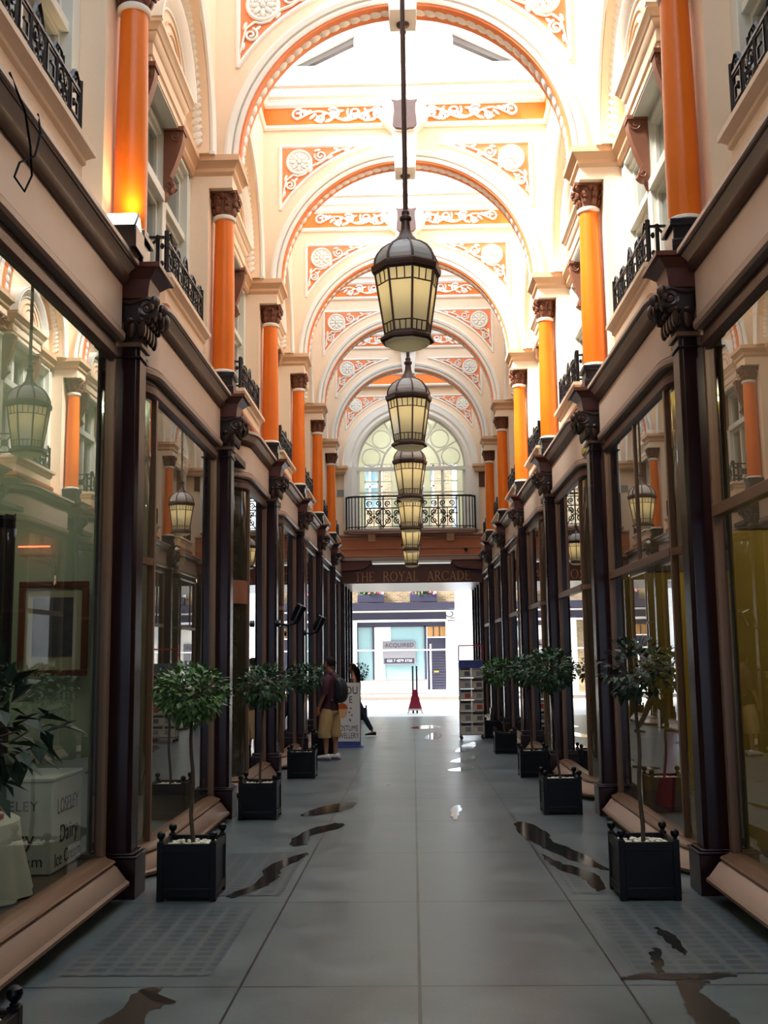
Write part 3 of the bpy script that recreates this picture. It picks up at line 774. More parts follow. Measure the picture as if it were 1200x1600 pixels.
# ================================================================== shopfronts
GB = [.335, .225, .19, .12, .06, 0., -.06]
Y0 = {(-1, 0): .55, (1, 0): .55, (-1, 1): .62, (1, 1): .6, (-1, 2): 1.75, (1, 2): 1.2, (-1, 3): 1.5, (1, 3): 1.5}
XG = 2.16
def arcpath(y0, r, yend, n=8):
    p = [(2.95, y0)]
    for i in range(n + 1):
        a = 1.5 * PI - .5 * PI * i / n
        p.append((XG + r + r * math.cos(a), y0 + r + r * math.sin(a)))
    p.append((XG, yend)); return p
def shopfront(s, b):
    gb = GB[b]; y0 = Y0.get((s, b), 1.35); r = .42; YE = 3.83; Y = YK(b)
    look = {(-1, 0): 'nearest shopfront on the left, a wide glass window with a framed picture inside',
            (1, 0): 'nearest shopfront on the right, with a transom bar and mustard wall behind the glass',
            (1, 1): 'second shopfront on the right, with a rounded corner and a red board inside',
            (-1, 1): 'second shopfront on the left, with a rounded corner and a hanging round sign',
            (-1, 2): 'third shopfront on the left, with a dark painted-reflection corner and tan plate'}
    lab = look.get((s, b), '%s shopfront on the %s, with pink beige fascia and rounded corner' % (ORD[b], SIDE[s]))
    zf = ZF(Y + 2)
    t0 = thing('shopfront', lab, 'shopfront', (s * XG, Y + 2, zf), 'shopfronts on the %s' % SIDE[s])
    A = (s, XG, zf, 2.0)
    P = arcpath(y0, r, YE)
    def part(name, prof, m, parent=t0, path=P, **kw):
        t = MB(*A); t.sweep(path, prof); return t.build(name, m, parent, **kw)
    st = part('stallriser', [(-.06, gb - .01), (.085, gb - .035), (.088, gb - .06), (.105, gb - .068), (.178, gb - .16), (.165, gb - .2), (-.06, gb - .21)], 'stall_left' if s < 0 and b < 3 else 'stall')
    part('sill', [(-.06, gb - .012), (-.06, gb), (.03, gb), (.04, gb - .012), (.09, gb - .028), (.10, gb - .04), (.085, gb - .055), (.02, gb - .05)], 'frame', st)
    part('base_moulding', [(.10, gb - .165), (.178, gb - .158), (.198, gb - .172), (.198, gb - .192), (.17, gb - .212), (.10, gb - .21)], 'frame', st)
    lo = min(ZF(Y + YE), ZF(Y + 1)) - .005
    part('plinth', [(-.06, gb - .2), (.03, gb - .2), (.03, lo), (-.06, lo)], 'black', st)
    fa = part('fascia', [(-.06, 4.05), (.06, 4.05), (.06, 4.43), (-.06, 4.43)], 'fascia')
    part('fascia_bead', [(-.06, 3.99), (.075, 3.99), (.09, 4.01), (.09, 4.05), (.07, 4.065), (-.06, 4.065)], 'stall', fa)
    part('dark_line', [(.0, 4.064), (.072, 4.064), (.072, 4.074), (0, 4.074)], 'frame_dark', fa)
    co = part('cornice', [(-.06, 4.49), (.10, 4.49), (.115, 4.52), (.145, 4.545), (.15, 4.55), (.15, 4.562), (.18, 4.568), (.18, 4.60), (-.3, 4.62)], 'fascia')
    part('cornice_line', [(.0, 4.552), (.162, 4.552), (.166, 4.566), (0, 4.566)], 'frame_dark', co)
    part('cove', [(-.06, 4.42), (.075, 4.42), (.085, 4.435), (.11, 4.47), (.112, 4.492), (-.06, 4.492)], 'frame_dark', co)
    wf = part('window_head', [(-.05, 3.84), (.02, 3.84), (.04, 3.87), (.04, 3.93), (.02, 3.95), (.02, 3.99), (-.05, 3.99)], 'frame_dark')
    # timber bars
    def bars(name, lst, m='frame'):
        for q in lst:
            t = MB(*A); t.box(*q); t.build(name, m, t0, bevel=.005)
    ya = y0 + r + .05
    bars('mullion', [(XG - .03, XG + .04, YE - .045, YE, gb, 3.85), (XG - .03, XG + .03, ya - .03, ya + .02, gb, 3.85)])
    if s > 0:
        zt = 2.66 if b == 0 else 2.50
        bars('transom', [(XG - .04, XG + .03, ya, YE - .06, zt - .045, zt + .035)])
        if b: bars('mullion', [(XG - .018, XG + .02, y0 + 1.75, y0 + 1.79, zt, 3.85)])
    t = MB(*A); t.add([(XG, ya, gb), (XG, YE - .03, gb), (XG, YE - .03, 3.86), (XG, ya, 3.86)], [(0, 1, 2, 3)])
    t.build('window_pane', 'shopglass', t0, smooth=0, recalc=False)
    t = MB(*A); cp = P[:-1]; m_ = len(cp)
    t.add([(x, y, gb) for x, y in cp] + [(x, y, 3.86) for x, y in cp], [(i, i + 1, m_ + i + 1, m_ + i) for i in range(m_ - 1)])
    if (s, b) == (-1, 2):
        t.build('reflection_corner', 'dark_reflection', t0, recalc=False)  # curved glass corner made opaque, with its dark reflection painted on
        part('tan_plate', [(-.01, 2.36), (.015, 2.36), (.015, 2.66), (-.01, 2.66)], 'console', t0, P[1:-1])
    else:
        t.build('curved_pane', 'shopglass', t0, recalc=False)
        if s < 0:
            part('corner_bar', [(-.02, 2.44), (.03, 2.44), (.03, 2.50), (-.02, 2.50)], 'frame', t0, P[1:-1])
        else:
            part('corner_bar', [(-.02, zt - .04), (.03, zt - .04), (.03, zt + .02), (-.02, zt + .02)], 'frame', t0, P[1:-1])
    # recessed door beside the window
    t = MB(*A); t.box(2.93, 2.99, .18, y0, .02 + zf, 4.1); t.build('door', 'brown', t0)
    t = MB(*A); t.box(2.88, 2.94, .18, .26, zf, 4.1); t.box(2.88, 2.94, y0 - .09, y0 - .02, zf, 4.1)
    t.build('door_frame', 'dark_wood', t0)
for s in (-1, 1):
    for b in BAYS: shopfront(s, b)

# plain return of the arcade behind the camera
for s in (-1, 1):
    t = MB(s); t.box(2.3, 2.5, Y_START, YK(0) + .55, ZF(0) - .02, 4.6)
    tag(t.build(trim(), 'dark_wood'), kind='structure')
# shop interiors
M['shop_green'] = mat('pale_green_shop_wall', srgb(168, 182, 160), .8, var=.05, scale=2)
M['shop_mustard'] = mat('mustard_shop_wall', srgb(168, 142, 52), .8, var=.08, scale=2)
M['shop_dark'] = mat('dim_shop_wall', srgb(92, 82, 72), .8, var=.15, scale=2)
M['shop_floor'] = mat('shop_floor_board', srgb(96, 84, 70), .5, var=.2, scale=5)
for s in (-1, 1):
    for b in BAYS:
        Y = YK(b); gb = GB[b]
        t = MB(s); t.box(3.75, 3.8, Y - .05, Y + 4.05, ZF(Y + 4) - .02, 4.2)
        t.box(2.3, 3.8, Y - .06, Y + .06, ZF(Y + 4) - .02, 4.5)
        t.box(2.15, 3.8, Y, Y + 4, 4.12, 4.2)
        if b == 6: t.box(2.3, 3.8, Y + 3.95, Y + 4.0, ZF(Y + 4) - .02, 4.5)
        m_ = 'shop_green' if (s < 0 and b < 2) else ('shop_mustard' if s > 0 and b < 3 else 'shop_dark')
        tag(t.build(trim(), m_, smooth=0), kind='structure')
        if m_ == 'shop_mustard':                                # upper wall coloured dark for the unlit interior behind the reflections
            t = MB(s); t.box(3.73, 3.755, Y + .06, Y + 3.94, 2.55, 4.12)
            t.box(2.3, 3.75, Y - .075, Y - .055, 2.55, 4.12); t.box(2.3, 3.75, Y + .055, Y + .075, 2.55, 4.12)
            tag(t.build(trim(), 'shop_dark', smooth=0), kind='structure')
        y0 = Y0.get((s, b), 1.35)
        t = MB(s); t.box(2.23, 3.74, Y + y0 + .42, Y + 3.93, gb - .06, gb - .005)
        tag(t.build(trim(), 'shop_floor', smooth=0), kind='structure')
# ================================================================== lanterns on their rods
def make_lantern():
    r = thing('hanging_lantern', '', 'lantern', (0, 0, 4.54)); A = (1, 0, 4.54)
    ph = math.radians(-79)
    def rad(z): return .165 + (.235 - .165) * (z - 4.04) / (4.50 - 4.04)
    t = MB(*A); t.lathe([(.245, 4.50), (.262, 4.515), (.268, 4.54), (.268, 4.56), (.25, 4.572), (.235, 4.585)], 8, ph=ph); t.build('rim', 'lamp_metal', r, smooth=0)
    prof = [(.238, 4.575), (.236, 4.615), (.215, 4.665), (.18, 4.71), (.13, 4.745), (.085, 4.765)]
    t = MB(*A); t.lathe(prof, 8, ph=ph); dome = t.build('dome', 'lamp_dome', r, smooth=0)
    t = MB(*A)
    for i in range(8):
        a = ph + 2 * PI * i / 8
        t.tube([(q * 1.015 * math.cos(a), q * 1.015 * math.sin(a), z) for q, z in prof], .010, 5)
    t.build('dome_rib', 'lamp_metal', dome)
    t = MB(*A)
    t.lathe([(.10, 4.755), (.085, 4.785), (.055, 4.82), (.038, 4.87), (.032, 4.93), (.045, 4.945), (.045, 4.965), (.03, 4.975), (.022, 5.0)], 12); t.build('crown', 'lamp_metal', r)
    t = MB(*A); n = 8
    for j in range(8):                                           # eight frosted panes as one wall of glass
        a0, a1 = ph + 2 * PI * j / 8, ph + 2 * PI * (j + 1) / 8
        q = [(rad(z) * math.cos(a), rad(z) * math.sin(a), z) for z in (4.04, 4.50) for a in (a0, a1)]
        t.add(q, [(0, 1, 3, 2)])
    t.build('frosted_panes', 'lamp_glass', r, smooth=0)
    t = MB(*A)
    for j in range(8):
        a0, a1 = ph + 2 * PI * j / 8, ph + 2 * PI * (j + 1) / 8
        P = lambda a, z, k=1.012: Vector((rad(z) * k * math.cos(a), rad(z) * k * math.sin(a), z))
        t.tube([P(a0, 4.03), P(a0, 4.51)], .0095, 5)
        for z, w in ((4.12, .005), (4.415, .006), (4.045, .008)): t.tube([P(a0, z), P(a1, z)], w, 5)
        for f in (1 / 3, 2 / 3):
            for z0, z1 in ((4.045, 4.12), (4.415, 4.50)):
                t.tube([P(a0, z0).lerp(P(a1, z0), f), P(a0, z1).lerp(P(a1, z1), f)], .0045, 4)
    t.build('glazing_bars', 'lamp_metal', r)
    t = MB(*A); t.lathe([(.168, 4.05), (.185, 4.03), (.205, 4.015), (.205, 3.995), (.185, 3.985), (.17, 3.99), (.16, 4.02), (.168, 4.05)], 8, ph=ph, caps=False); t.build('base_rim', 'lamp_metal', r, smooth=0)
    t = MB(*A); t.lathe([(.172, 4.0), (.165, 3.975), (.13, 3.955), (.07, 3.945), (.01, 3.943)], 24); t.build('base_glass', 'lamp_base', r)
    t = MB(*A); t.ell((0, 0, 4.40), (.035, .035, .055), 12, 8); t.build('bulb', 'lamp_bulb', r)
    t = MB(*A); t.tube([(0, 0, 4.99), (0, 0, 8.93)], .019, 10); t.tube([(0, 0, 8.93), (0, 0, 9.06)], .009, 8)
    for z in (5.0, 7.4, 8.9): t.lathe([(.02, z - .02), (.03, z - .01), (.03, z + .01), (.02, z + .02)], 10)
    t.build('rod', 'lamp_metal', r)
    t = MB(*A); t.lathe([(.08, 9.085), (.075, 9.06), (.03, 9.045), (.02, 9.03)], 16); t.arc((0, 8.98), [(.025, -.006), (.037, -.006), (.037, .006), (.025, .006)], 0, 2 * PI, 14, closed=True)
    t.build('ceiling_rose', 'lamp_metal', r)
    return r
l0 = make_lantern()
for i, k in enumerate(KS):
    lab = '%s glowing bronze lantern with frosted panes hanging on its rod, counting from the camera' % ORD[i]
    if i == 0: l0.location = (0, YK(k), 4.54); l0['label'] = lab; l0['group'] = 'hanging lanterns'
    else: dup(l0, (0, YK(k), 4.54), lab, 'hanging lanterns')
    L = bpy.data.lights.new('lantern_light', 'POINT'); L.energy = 1.7; L.color = (1, .80, .46); L.shadow_soft_size = .05
    lo = bpy.data.objects.new('lantern_light', L); COL.objects.link(lo); lo.location = (0, YK(k), 4.41)

# ================================================================== planters with standard trees
def leafcloud(t, c, rad, n, ln, seed, holes=0., flat=.0):
    rnd = random.Random(seed)
    for i in range(n):
        while True:
            p = Vector((rnd.uniform(-1, 1), rnd.uniform(-1, 1), rnd.uniform(-1, 1)))
            if .35 < p.length < 1: break
        if holes and math.sin(p.x * 4.1 + seed) * math.sin(p.y * 3.7) * math.sin(p.z * 4.3 + 1) > .25 - holes: continue
        if p.z < 0: p.x *= 1 - .25 * -p.z; p.y *= 1 - .25 * -p.z
        o = Vector((c[0] + p.x * rad[0], c[1] + p.y * rad[1], c[2] + p.z * rad[2]))
        d = (p.normalized() + Vector((rnd.uniform(-.8, .8), rnd.uniform(-.8, .8), rnd.uniform(-.9, .6)))).normalized()
        sd = d.cross(Vector((rnd.uniform(-.4, .4), rnd.uniform(-.4, .4), 1))).normalized()
        up = sd.cross(d)
        l = ln * rnd.uniform(.7, 1.25); w = l * rnd.uniform(.28, .37)
        a = o; b = o + d * l * .45 - up * l * .05; e = o + d * l - up * l * .16
        t.add([tuple(a), tuple(b + sd * w + up * w * .3), tuple(e), tuple(b - sd * w + up * w * .3), tuple(b)],
              [(0, 4, 1), (1, 4, 2), (0, 3, 4), (3, 2, 4)])
def potted_tree(label, x, yf, crown_z, rad, n, ln, seed, m='leaf', holes=0., crown_dx=0., trunk=.014):
    W = .41; y = yf + W / 2; z = ZF(yf + .2) + .004
    r = thing('potted_tree', label, 'potted tree', (x, y, z), 'standard trees in dark square planters')
    h = W / 2; H = .385
    t = MB()
    for sx in (-1, 1):
        t.box(-h + .03, h - .03, sx * (h - .03) - .005, sx * (h - .03) + .005, .02, H - .02); t.box(sx * (h - .03) - .005, sx * (h - .03) + .005, -h + .03, h - .03, .02, H - .02)
    t.box(-h + .03, h - .03, -h + .03, h - .03, .015, H - .05)
    box = t.build('planter_box', 'navy', r)
    for sx in (-1, 1):
        for sy in (-1, 1):
            t = MB(); t.box(sx * h - (.045 if sx > 0 else 0), sx * h + (.045 if sx < 0 else 0), sy * h - (.045 if sy > 0 else 0), sy * h + (.045 if sy < 0 else 0), 0, H + .012)
            t.build('corner_post', 'navy', box, bevel=.004)
    for sx, sy in ((0, -1), (0, 1), (-1, 0), (1, 0)):
        t = MB()
        def slab(o0, o1, z0, z1, inset=.03):
            if sx == 0: t.box(-h + inset, h - inset, min(sy * (h - o0), sy * (h - o1)), max(sy * (h - o0), sy * (h - o1)), z0, z1)
            else: t.box(min(sx * (h - o0), sx * (h - o1)), max(sx * (h - o0), sx * (h - o1)), -h + inset, h - inset, z0, z1)
        slab(.010, .03, .05, H - .03); slab(.002, .03, .03, .085); slab(.002, .03, H - .06, H - .002)
        t.build('side_panel', 'navy', box, bevel=.003)
    for sx in (-1, 1):
        for sy in (-1, 1):
            t = MB(); cx, cy = sx * (h - .024), sy * (h - .024)
            t.lathe([(.012, H + .01), (.018, H + .016), (.012, H + .024), (.024, H + .036), (.030, H + .052), (.026, H + .070), (.012, H + .080), (.002, H + .082)], 12, cx, cy)
            t.build('finial', 'navy', box)
    rnd = random.Random(seed)
    t = MB()
    for i in range(150):
        t.ell((rnd.uniform(-.165, .165), rnd.uniform(-.165, .165), H - .045 + rnd.uniform(0, .014)), (rnd.uniform(.012, .022),) * 2 + (.011,), 5, 3)
    tag(t.build('gravel', 'gravel', r), kind='stuff')
    cz = crown_z - z
    t = MB(); n1 = 10
    pts = [(crown_dx * i / n1 + .008 * math.sin(i * 1.3 + seed), .006 * math.cos(i * 1.7), H - .05 + (cz - H + .05) * i / n1) for i in range(n1 + 1)]
    t.tube(pts, [trunk * (1.15 - .35 * i / n1) for i in range(n1 + 1)], 7)
    for i in range(12):
        a = rnd.uniform(0, 2 * PI); e = rnd.uniform(.1, .95); q = rnd.uniform(.5, .85)
        b0 = Vector((crown_dx, 0, cz - rad[2] * rnd.uniform(.3, .9)))
        b1 = Vector((crown_dx + rad[0] * q * math.cos(a), rad[1] * q * math.sin(a), cz + rad[2] * (e - .4)))
        t.tube([b0, b0.lerp(b1, .5) + Vector((0, 0, .02)), b1], [.006, .005, .003], 4)
    t.build('trunk', 'bark', r)
    t = MB(); leafcloud(t, (crown_dx, 0, cz), rad, n, ln, seed, holes)
    t.build('foliage', m, r, smooth=0, recalc=False)
    return r
T = [  # label, x, front y, crown z, crown radii, leaves, leaf length, seed
    ('large-leaved potted tree cut off by the left edge of the picture', -1.60, 3.50, 1.42, (.37, .34, .25), 330, .10, 1, 'camellia', .05, -.02, .016),
    ('potted tree with round crown before the nearest left pier', -1.58, 7.50, 1.42, (.265, .26, .21), 950, .058, 2, 'leaf', 0, -.02, .014),
    ('second complete potted tree on the left, in front of the marble-cornered shop', -1.67, 11.48, 1.36, (.29, .28, .22), 800, .065, 3, 'leaf2', 0, .04, .013),
    ('third complete potted tree on the left, before the man in shorts', -1.66, 15.79, 1.36, (.27, .27, .21), 600, .07, 4, 'leaf2', 0, .03, .013),
    ('potted tree on the left standing beside the man in shorts', -1.72, 20.12, 1.28, (.25, .25, .2), 320, .075, 5, 'leaf2', 0, .02, .013),
    ('small dark potted tree outside the far end of the arcade on the left', -1.68, 33.6, 1.16, (.27, .27, .27), 320, .08, 6, 'leaf2', 0, 0, .016),
    ('sparse potted tree with pale gravel before the nearest right pier', 1.58, 7.43, 1.56, (.25, .25, .215), 330, .075, 7, 'camellia', .12, 0, .014),
    ('bushy potted tree second along the right side', 1.59, 11.69, 1.50, (.31, .30, .235), 800, .068, 8, 'leaf2', 0, -.08, .013),
    ('third potted tree along the right side, by the third pier', 1.73, 15.60, 1.42, (.25, .25, .21), 560, .07, 9, 'leaf2', 0, -.07, .013),
    ('fourth potted tree along the right side', 1.70, 20.0, 1.33, (.31, .30, .24), 420, .08, 10, 'leaf', 0, -.1, .013),
    ('farthest potted tree on the right, just behind the newspaper stand', 1.81, 24.45, 1.25, (.28, .28, .24), 300, .09, 11, 'leaf2', 0, 0, .013),
]
for a in T: potted_tree(*a)

# ================================================================== wet patches on the paving
M['wet'] = mat('wet_stone', srgb(38, 37, 35), .09, var=.3, scale=8, spec=.7)
M['stain'] = mat('brown_stain', srgb(40, 34, 28), .3, var=.35, scale=6)
def puddle(label, pts, m='wet', seed=1, ngon=6):
    """irregular outline: a closed spline through the points with small ragged noise"""
    rnd = random.Random(seed); out = []; n = len(pts)
    for i in range(n):
        p0, p1, p2, p3 = (Vector(pts[(i + q) % n]) for q in (-1, 0, 1, 2))
        for j in range(ngon):
            u = j / ngon
            p = .5 * ((2 * p1) + (p2 - p0) * u + (2 * p0 - 5 * p1 + 4 * p2 - p3) * u * u + (3 * p1 - p0 - 3 * p2 + p3) * u ** 3)
            out.append((p.x + rnd.uniform(-.016, .016), p.y + rnd.uniform(-.03, .03)))
    t = MB(); t.add([(x, y, ZF(y) + .004) for x, y in out], [tuple(range(len(out)))])
    o = t.build('puddle' if m == 'wet' else 'stain', m, None, smooth=0, recalc=False)
    tag(o, label, 'wet patch' if m == 'wet' else 'stain')
puddle('dark brown stain on the paving at the lower left', [(-1.38, 5.47), (-1.28, 5.5), (-1.29, 5.33), (-1.16, 5.27), (-1.25, 5.15), (-1.24, 4.9), (-1.43, 4.88), (-1.39, 5.2)], 'stain', 2)
puddle('brown stain on the paving at the lower right corner', [(1.30, 5.58), (1.45, 5.58), (1.36, 5.42), (1.40, 5.1), (1.40, 4.88), (1.24, 4.88), (1.24, 5.2)], 'stain', 3)
puddle('wet streak with branches beside the nearest left planter', [(-1.32, 7.7), (-1.18, 8.2), (-1.2, 8.8), (-.98, 9.4), (-.92, 9.3), (-1.06, 8.7), (-1.05, 8.2), (-1.22, 7.68)], 'wet', 4)
puddle('shining puddle on the left beyond the second planter', [(-1.15, 9.9), (-1.1, 10.6), (-.85, 11.2), (-.72, 11.0), (-.98, 10.4), (-1.0, 9.85)], 'wet', 5)
puddle('shining puddle left of the centre joint by the second pier', [(-1.25, 11.9), (-1.0, 12.7), (-.7, 12.9), (-.8, 12.2), (-1.1, 11.8)], 'wet', 6)
puddle('curving wet streak beside the nearest right planter', [(1.0, 11.0), (1.02, 10.2), (1.12, 9.6), (1.3, 8.9), (1.5, 8.5), (1.42, 9.2), (1.24, 10.0), (1.28, 10.4), (1.12, 11.2)], 'wet', 7)
puddle('wet patch touching the foot of the nearest right planter', [(1.28, 7.72), (1.38, 8.1), (1.36, 8.45), (1.16, 8.9), (1.06, 9.3), (1.1, 8.7), (1.24, 8.2)], 'wet', 8)
puddle('wet streak on the paving nearest to the newspaper stand', [(.78, 20.6), (1.0, 20.8), (1.25, 21.9), (1.3, 23.2), (1.05, 22.6), (.9, 21.6)], 'wet', 9)
puddle('wet streak left of the fourth right planter', [(.6, 18.4), (.8, 18.3), (1.05, 19.0), (1.1, 19.6), (.85, 19.3)], 'wet', 12)
puddle('short wet streak in front of the third right planter', [(.5, 16.9), (.7, 16.7), (.9, 17.0), (.95, 17.5), (.7, 17.3)], 'wet', 13)
puddle('wet patch right of the centre joint near the far exit', [(.25, 24.5), (.5, 24.4), (.65, 25.6), (.6, 27.0), (.35, 26.2)], 'wet', 10)
puddle('thin wet streak across the centre joint at the far exit', [(-.1, 29), (.3, 28.6), (.8, 29.4), (.5, 30.4), (.1, 30)], 'wet', 14)
puddle('small gleaming wet patch right of the centre joint', [(.42, 11.4), (.5, 12.0), (.52, 12.6), (.42, 12.4), (.38, 11.8)], 'wet', 11)

puddle('thin dark wet line along the front edge of the right pavement light', [(1.06, 5.62), (1.4, 5.63), (1.62, 5.68), (1.4, 5.72), (1.08, 5.68)], 'stain', 21)
puddle('thin dark crack of water in the right pavement light', [(1.24, 5.78), (1.27, 5.78), (1.34, 6.15), (1.32, 6.2), (1.25, 5.95)], 'wet', 22)
puddle('second thin dark crack of water in the right pavement light', [(1.44, 6.1), (1.48, 6.1), (1.5, 6.5), (1.44, 6.72), (1.43, 6.4)], 'wet', 23)
# ================================================================== fittings on the sides
t = MB(); M['bag_black'] = mat('black_cable', srgb(14, 14, 16), .8, spec=.1)
t = MB(); cb = [(-1.99, 4.95, 4.63), (-1.96, 5.1, 4.50), (-1.965, 5.2, 4.36), (-1.97, 5.25, 4.22), (-1.98, 5.18, 4.10), (-1.985, 5.05, 4.12), (-1.98, 5.1, 4.22), (-1.965, 5.27, 4.34), (-1.96, 5.33, 4.5), (-1.99, 5.36, 4.625)]
t.tube(cb, .006, 6); tag(t.build('cable', 'bag_black'), 'loose black cable looping over the cornice at the upper left', 'cable')
M['lens'] = emis('floodlight_lens', (1, .9, .72, 1), 5)
fl = thing('floodlight', 'black floodlight box with bright front at the foot of the nearest left orange column', 'floodlight', (-2.03, 7.30, 4.60))
t = MB(); t.box(-.10, .10, -.12, .12, .0, .17); t.prism([(-.12, .17), (-.10, .17), (.0, .29), (-.02, .29)], 'x', .08, .10); t.build('housing', 'black', fl, bevel=.01)
t = MB(); t.prism([(-.12, .17), (.12, .17), (.06, .28), (-.05, .28)], 'x', -.13, .08); t.build('lens', 'lens', fl)
L = bpy.data.lights.new('floodlight_lamp', 'SPOT'); L.energy = 15; L.color = (1, .62, .25); L.spot_size = 1.9; L.spot_blend = .8; L.shadow_soft_size = .06
lo = bpy.data.objects.new('floodlight_lamp', L); COL.objects.link(lo); lo.location = (-2.0, 7.40, 4.95)
d = Vector((-2.12, 7.75, 5.9)) - lo.location; lo.rotation_euler = d.to_track_quat('-Z', 'Y').to_euler()
def spotlight(label, x, y, z, dx, dy):
    r = thing('spotlight', label, 'spotlight', (x, y, z), 'black spotlights on the left piers')
    t = MB(); t.tube([(0, 0, 0), (.06, 0, 0)], .05, 12); t.build('wall_plate', 'black', r)
    t = MB(); t.tube([(.04, 0, 0), (dx * .5, dy * .5, -.03), (dx, dy, .02)], .016, 8); t.tube([(dx, dy, .0), (dx, dy, .12)], .014, 8); t.build('arm', 'black', r)
    t = MB(); rot = Matrix.Rotation(.45, 3, 'Y')
    prof = [(.03, -.13), (.075, -.12), (.08, -.02), (.08, .14), (.072, .15)]
    t.lathe(prof, 14); t.v = [tuple(rot @ Vector(p) + Vector((dx, dy, .14))) for p in t.v]; t.build('lamp_head', 'black', r)
    t = MB(); t.lathe([(.0, .151), (.07, .151), (.07, .156), (.0, .156)], 14); t.v = [tuple(rot @ Vector(p) + Vector((dx, dy, .14))) for p in t.v]; t.build('lens', 'window_white', r)
spotlight('black spotlight on a bracket arm at the third left pier', -2.0, 15.55, 2.16, .28, .35)
spotlight('black spotlight on a bracket arm at the fourth left pier', -2.0, 19.55, 2.10, .32, -.5)

# inside the near left shop
r = thing('picture_frame', 'brown framed picture hanging in the nearest left shop window', 'picture', (-2.55, 7.5, 1.9))
t = MB()
for q in ((-.25, .25, -.025, .01, .29, .335), (-.25, .25, -.025, .01, -.335, -.29), (-.25, -.205, -.025, .01, -.29, .29), (.205, .25, -.025, .01, -.29, .29)): t.box(*q)
t.build('frame', 'brown', r, bevel=.006)
M['mount'] = mat('cream_picture_mount', srgb(176, 172, 142), .7)
M['photo_grey'] = mat('dark_picture_print', srgb(70, 74, 78), .5, var=.6, scale=16)
t = MB(); t.box(-.21, .21, -.005, .005, -.3, .3); t.build('mount', 'mount', r)
t = MB(); t.box(-.15, .14, -.009, -.004, -.2, .22); t.build('print', 'photo_grey', r)
M['board_white'] = mat('white_board', srgb(206, 212, 198), .5)
M['ink'] = mat('black_lettering', srgb(30, 28, 30), .6)
r = thing('freezer_cabinet', 'white ice cream cabinet with black lettering behind the nearest left shop window', 'cabinet', (-2.55, 7.15, .335))
t = MB(); t.box(-.27, .25, -.31, .3, 0, .57); t.build('body', 'board_white', r, bevel=.01)
t = MB(); t.box(-.275, .255, -.315, .305, .57, .60); t.build('lid', 'board_white', r, bevel=.008)
RS = (PI / 2, 0, PI / 2)
text('lettering', 'LOSELEY', .105, M['shield'], (.252, 0, .40), RS, r, .001, sx=1.0, sy=1.3)
text('lettering', 'Dairy', .16, 'ink', (.252, .03, .22), RS, r, .001)
text('lettering', 'Ice Cream', .12, 'ink', (.252, .02, .07), RS, r, .001)
text('lettering', 'LOSELEY', .09, M['shield'], (-.02, -.312, .42), (PI / 2, 0, 0), r, .001)
text('lettering', 'Dairy', .14, 'ink', (-.02, -.312, .22), (PI / 2, 0, 0), r, .001)
text('lettering', 'Ice Cream', .10, 'ink', (-.02, -.312, .08), (PI / 2, 0, 0), r, .001)
M['linen'] = mat('white_tablecloth', srgb(205, 208, 190), .8, var=.05)
r = thing('draped_table', 'round table under a white pleated tablecloth at the left edge behind glass', 'table', (-2.72, 6.2, .335))
t = MB(); vs = []; n = 96
rings = [(.0, .445), (.40, .44), (.425, .425), (.44, .3), (.475, .14), (.50, .01)]
for q, z in rings:
    for i in range(n):
        a = 2 * PI * i / n; f = 1 + (.045 * math.sin(a * 14) * max(0, (.44 - z)) / .44 if q > .41 else 0)
        vs.append((q * f * math.cos(a), q * f * math.sin(a), z))
t.add(vs, [(j * n + i, j * n + (i + 1) % n, (j + 1) * n + (i + 1) % n, (j + 1) * n + i) for j in range(len(rings) - 1) for i in range(n)])
t.build('tablecloth', 'linen', r)
t = MB(); t.lathe([(.2, 0), (.2, .02), (.04, .04), (.04, .42), (.38, .42), (.38, .435)], 20); t.build('table', 'brown', r)
M['book_red'] = mat('red_cover', srgb(150, 40, 34), .5)
t = MB(); t.box(-.1, .1, -.07, .07, 0, .03); tag(t.build('book', 'book_red', loc=(-2.45, 6.1, .782), bevel=.004), 'red book lying on the white tablecloth', 'book')
M['curtain'] = mat('navy_curtain', srgb(22, 22, 36), .8, var=.2)
t = MB(); pts = [(-2.98 + .42 * i / 30, 6.75 + .03 * math.sin(i * 1.4)) for i in range(31)]
t.sweep(pts, [(0, .4), (.008, .4), (.008, 2.62), (0, 2.62)]); tag(t.build('curtain', 'curtain'), 'dark navy curtain at the left edge behind the glass', 'curtain')
M['neon'] = emis('red_neon', (1, .12, .05, 1), 3)
t = MB(); t.tube([(-2.83, 7.52, 2.49), (-2.6, 7.52, 2.49)], .006, 8); tag(t.build('neon_tube', 'neon'), 'thin red light tube above the framed picture', 'light')
# round signs in the second left window
r = thing('round_sign', 'pale round sign hanging in the second left shop window', 'sign', (-2.215, 9.95, 3.60))
t = MB(); t.tube([(-.04, 0, 0), (.04, 0, 0)], .24, 36); t.build('disc', 'fascia', r)
t = MB(); t.tube([(.041, 0, 0), (.045, 0, 0)], .20, 36); t.build('face', 'board_white', r)
t = MB(); t.tube([(0, 0, .23), (0, 0, .27)], .006, 5); t.build('hanger', 'iron', r)
text('lettering', 'CE', .18, 'book_red', (.047, 0, 0), RS, r, .001)
M['gold'] = mat('gold_leaf', srgb(206, 160, 66), .35, metal=.5)
t = MB(); t.tube([(-.012, 0, 0), (.012, 0, 0)], .135, 28); tag(t.build('hanging_disc', 'gold', loc=(-2.2, 10.05, 2.70)), 'small golden disc hanging below the round sign in the second left window', 'sign')
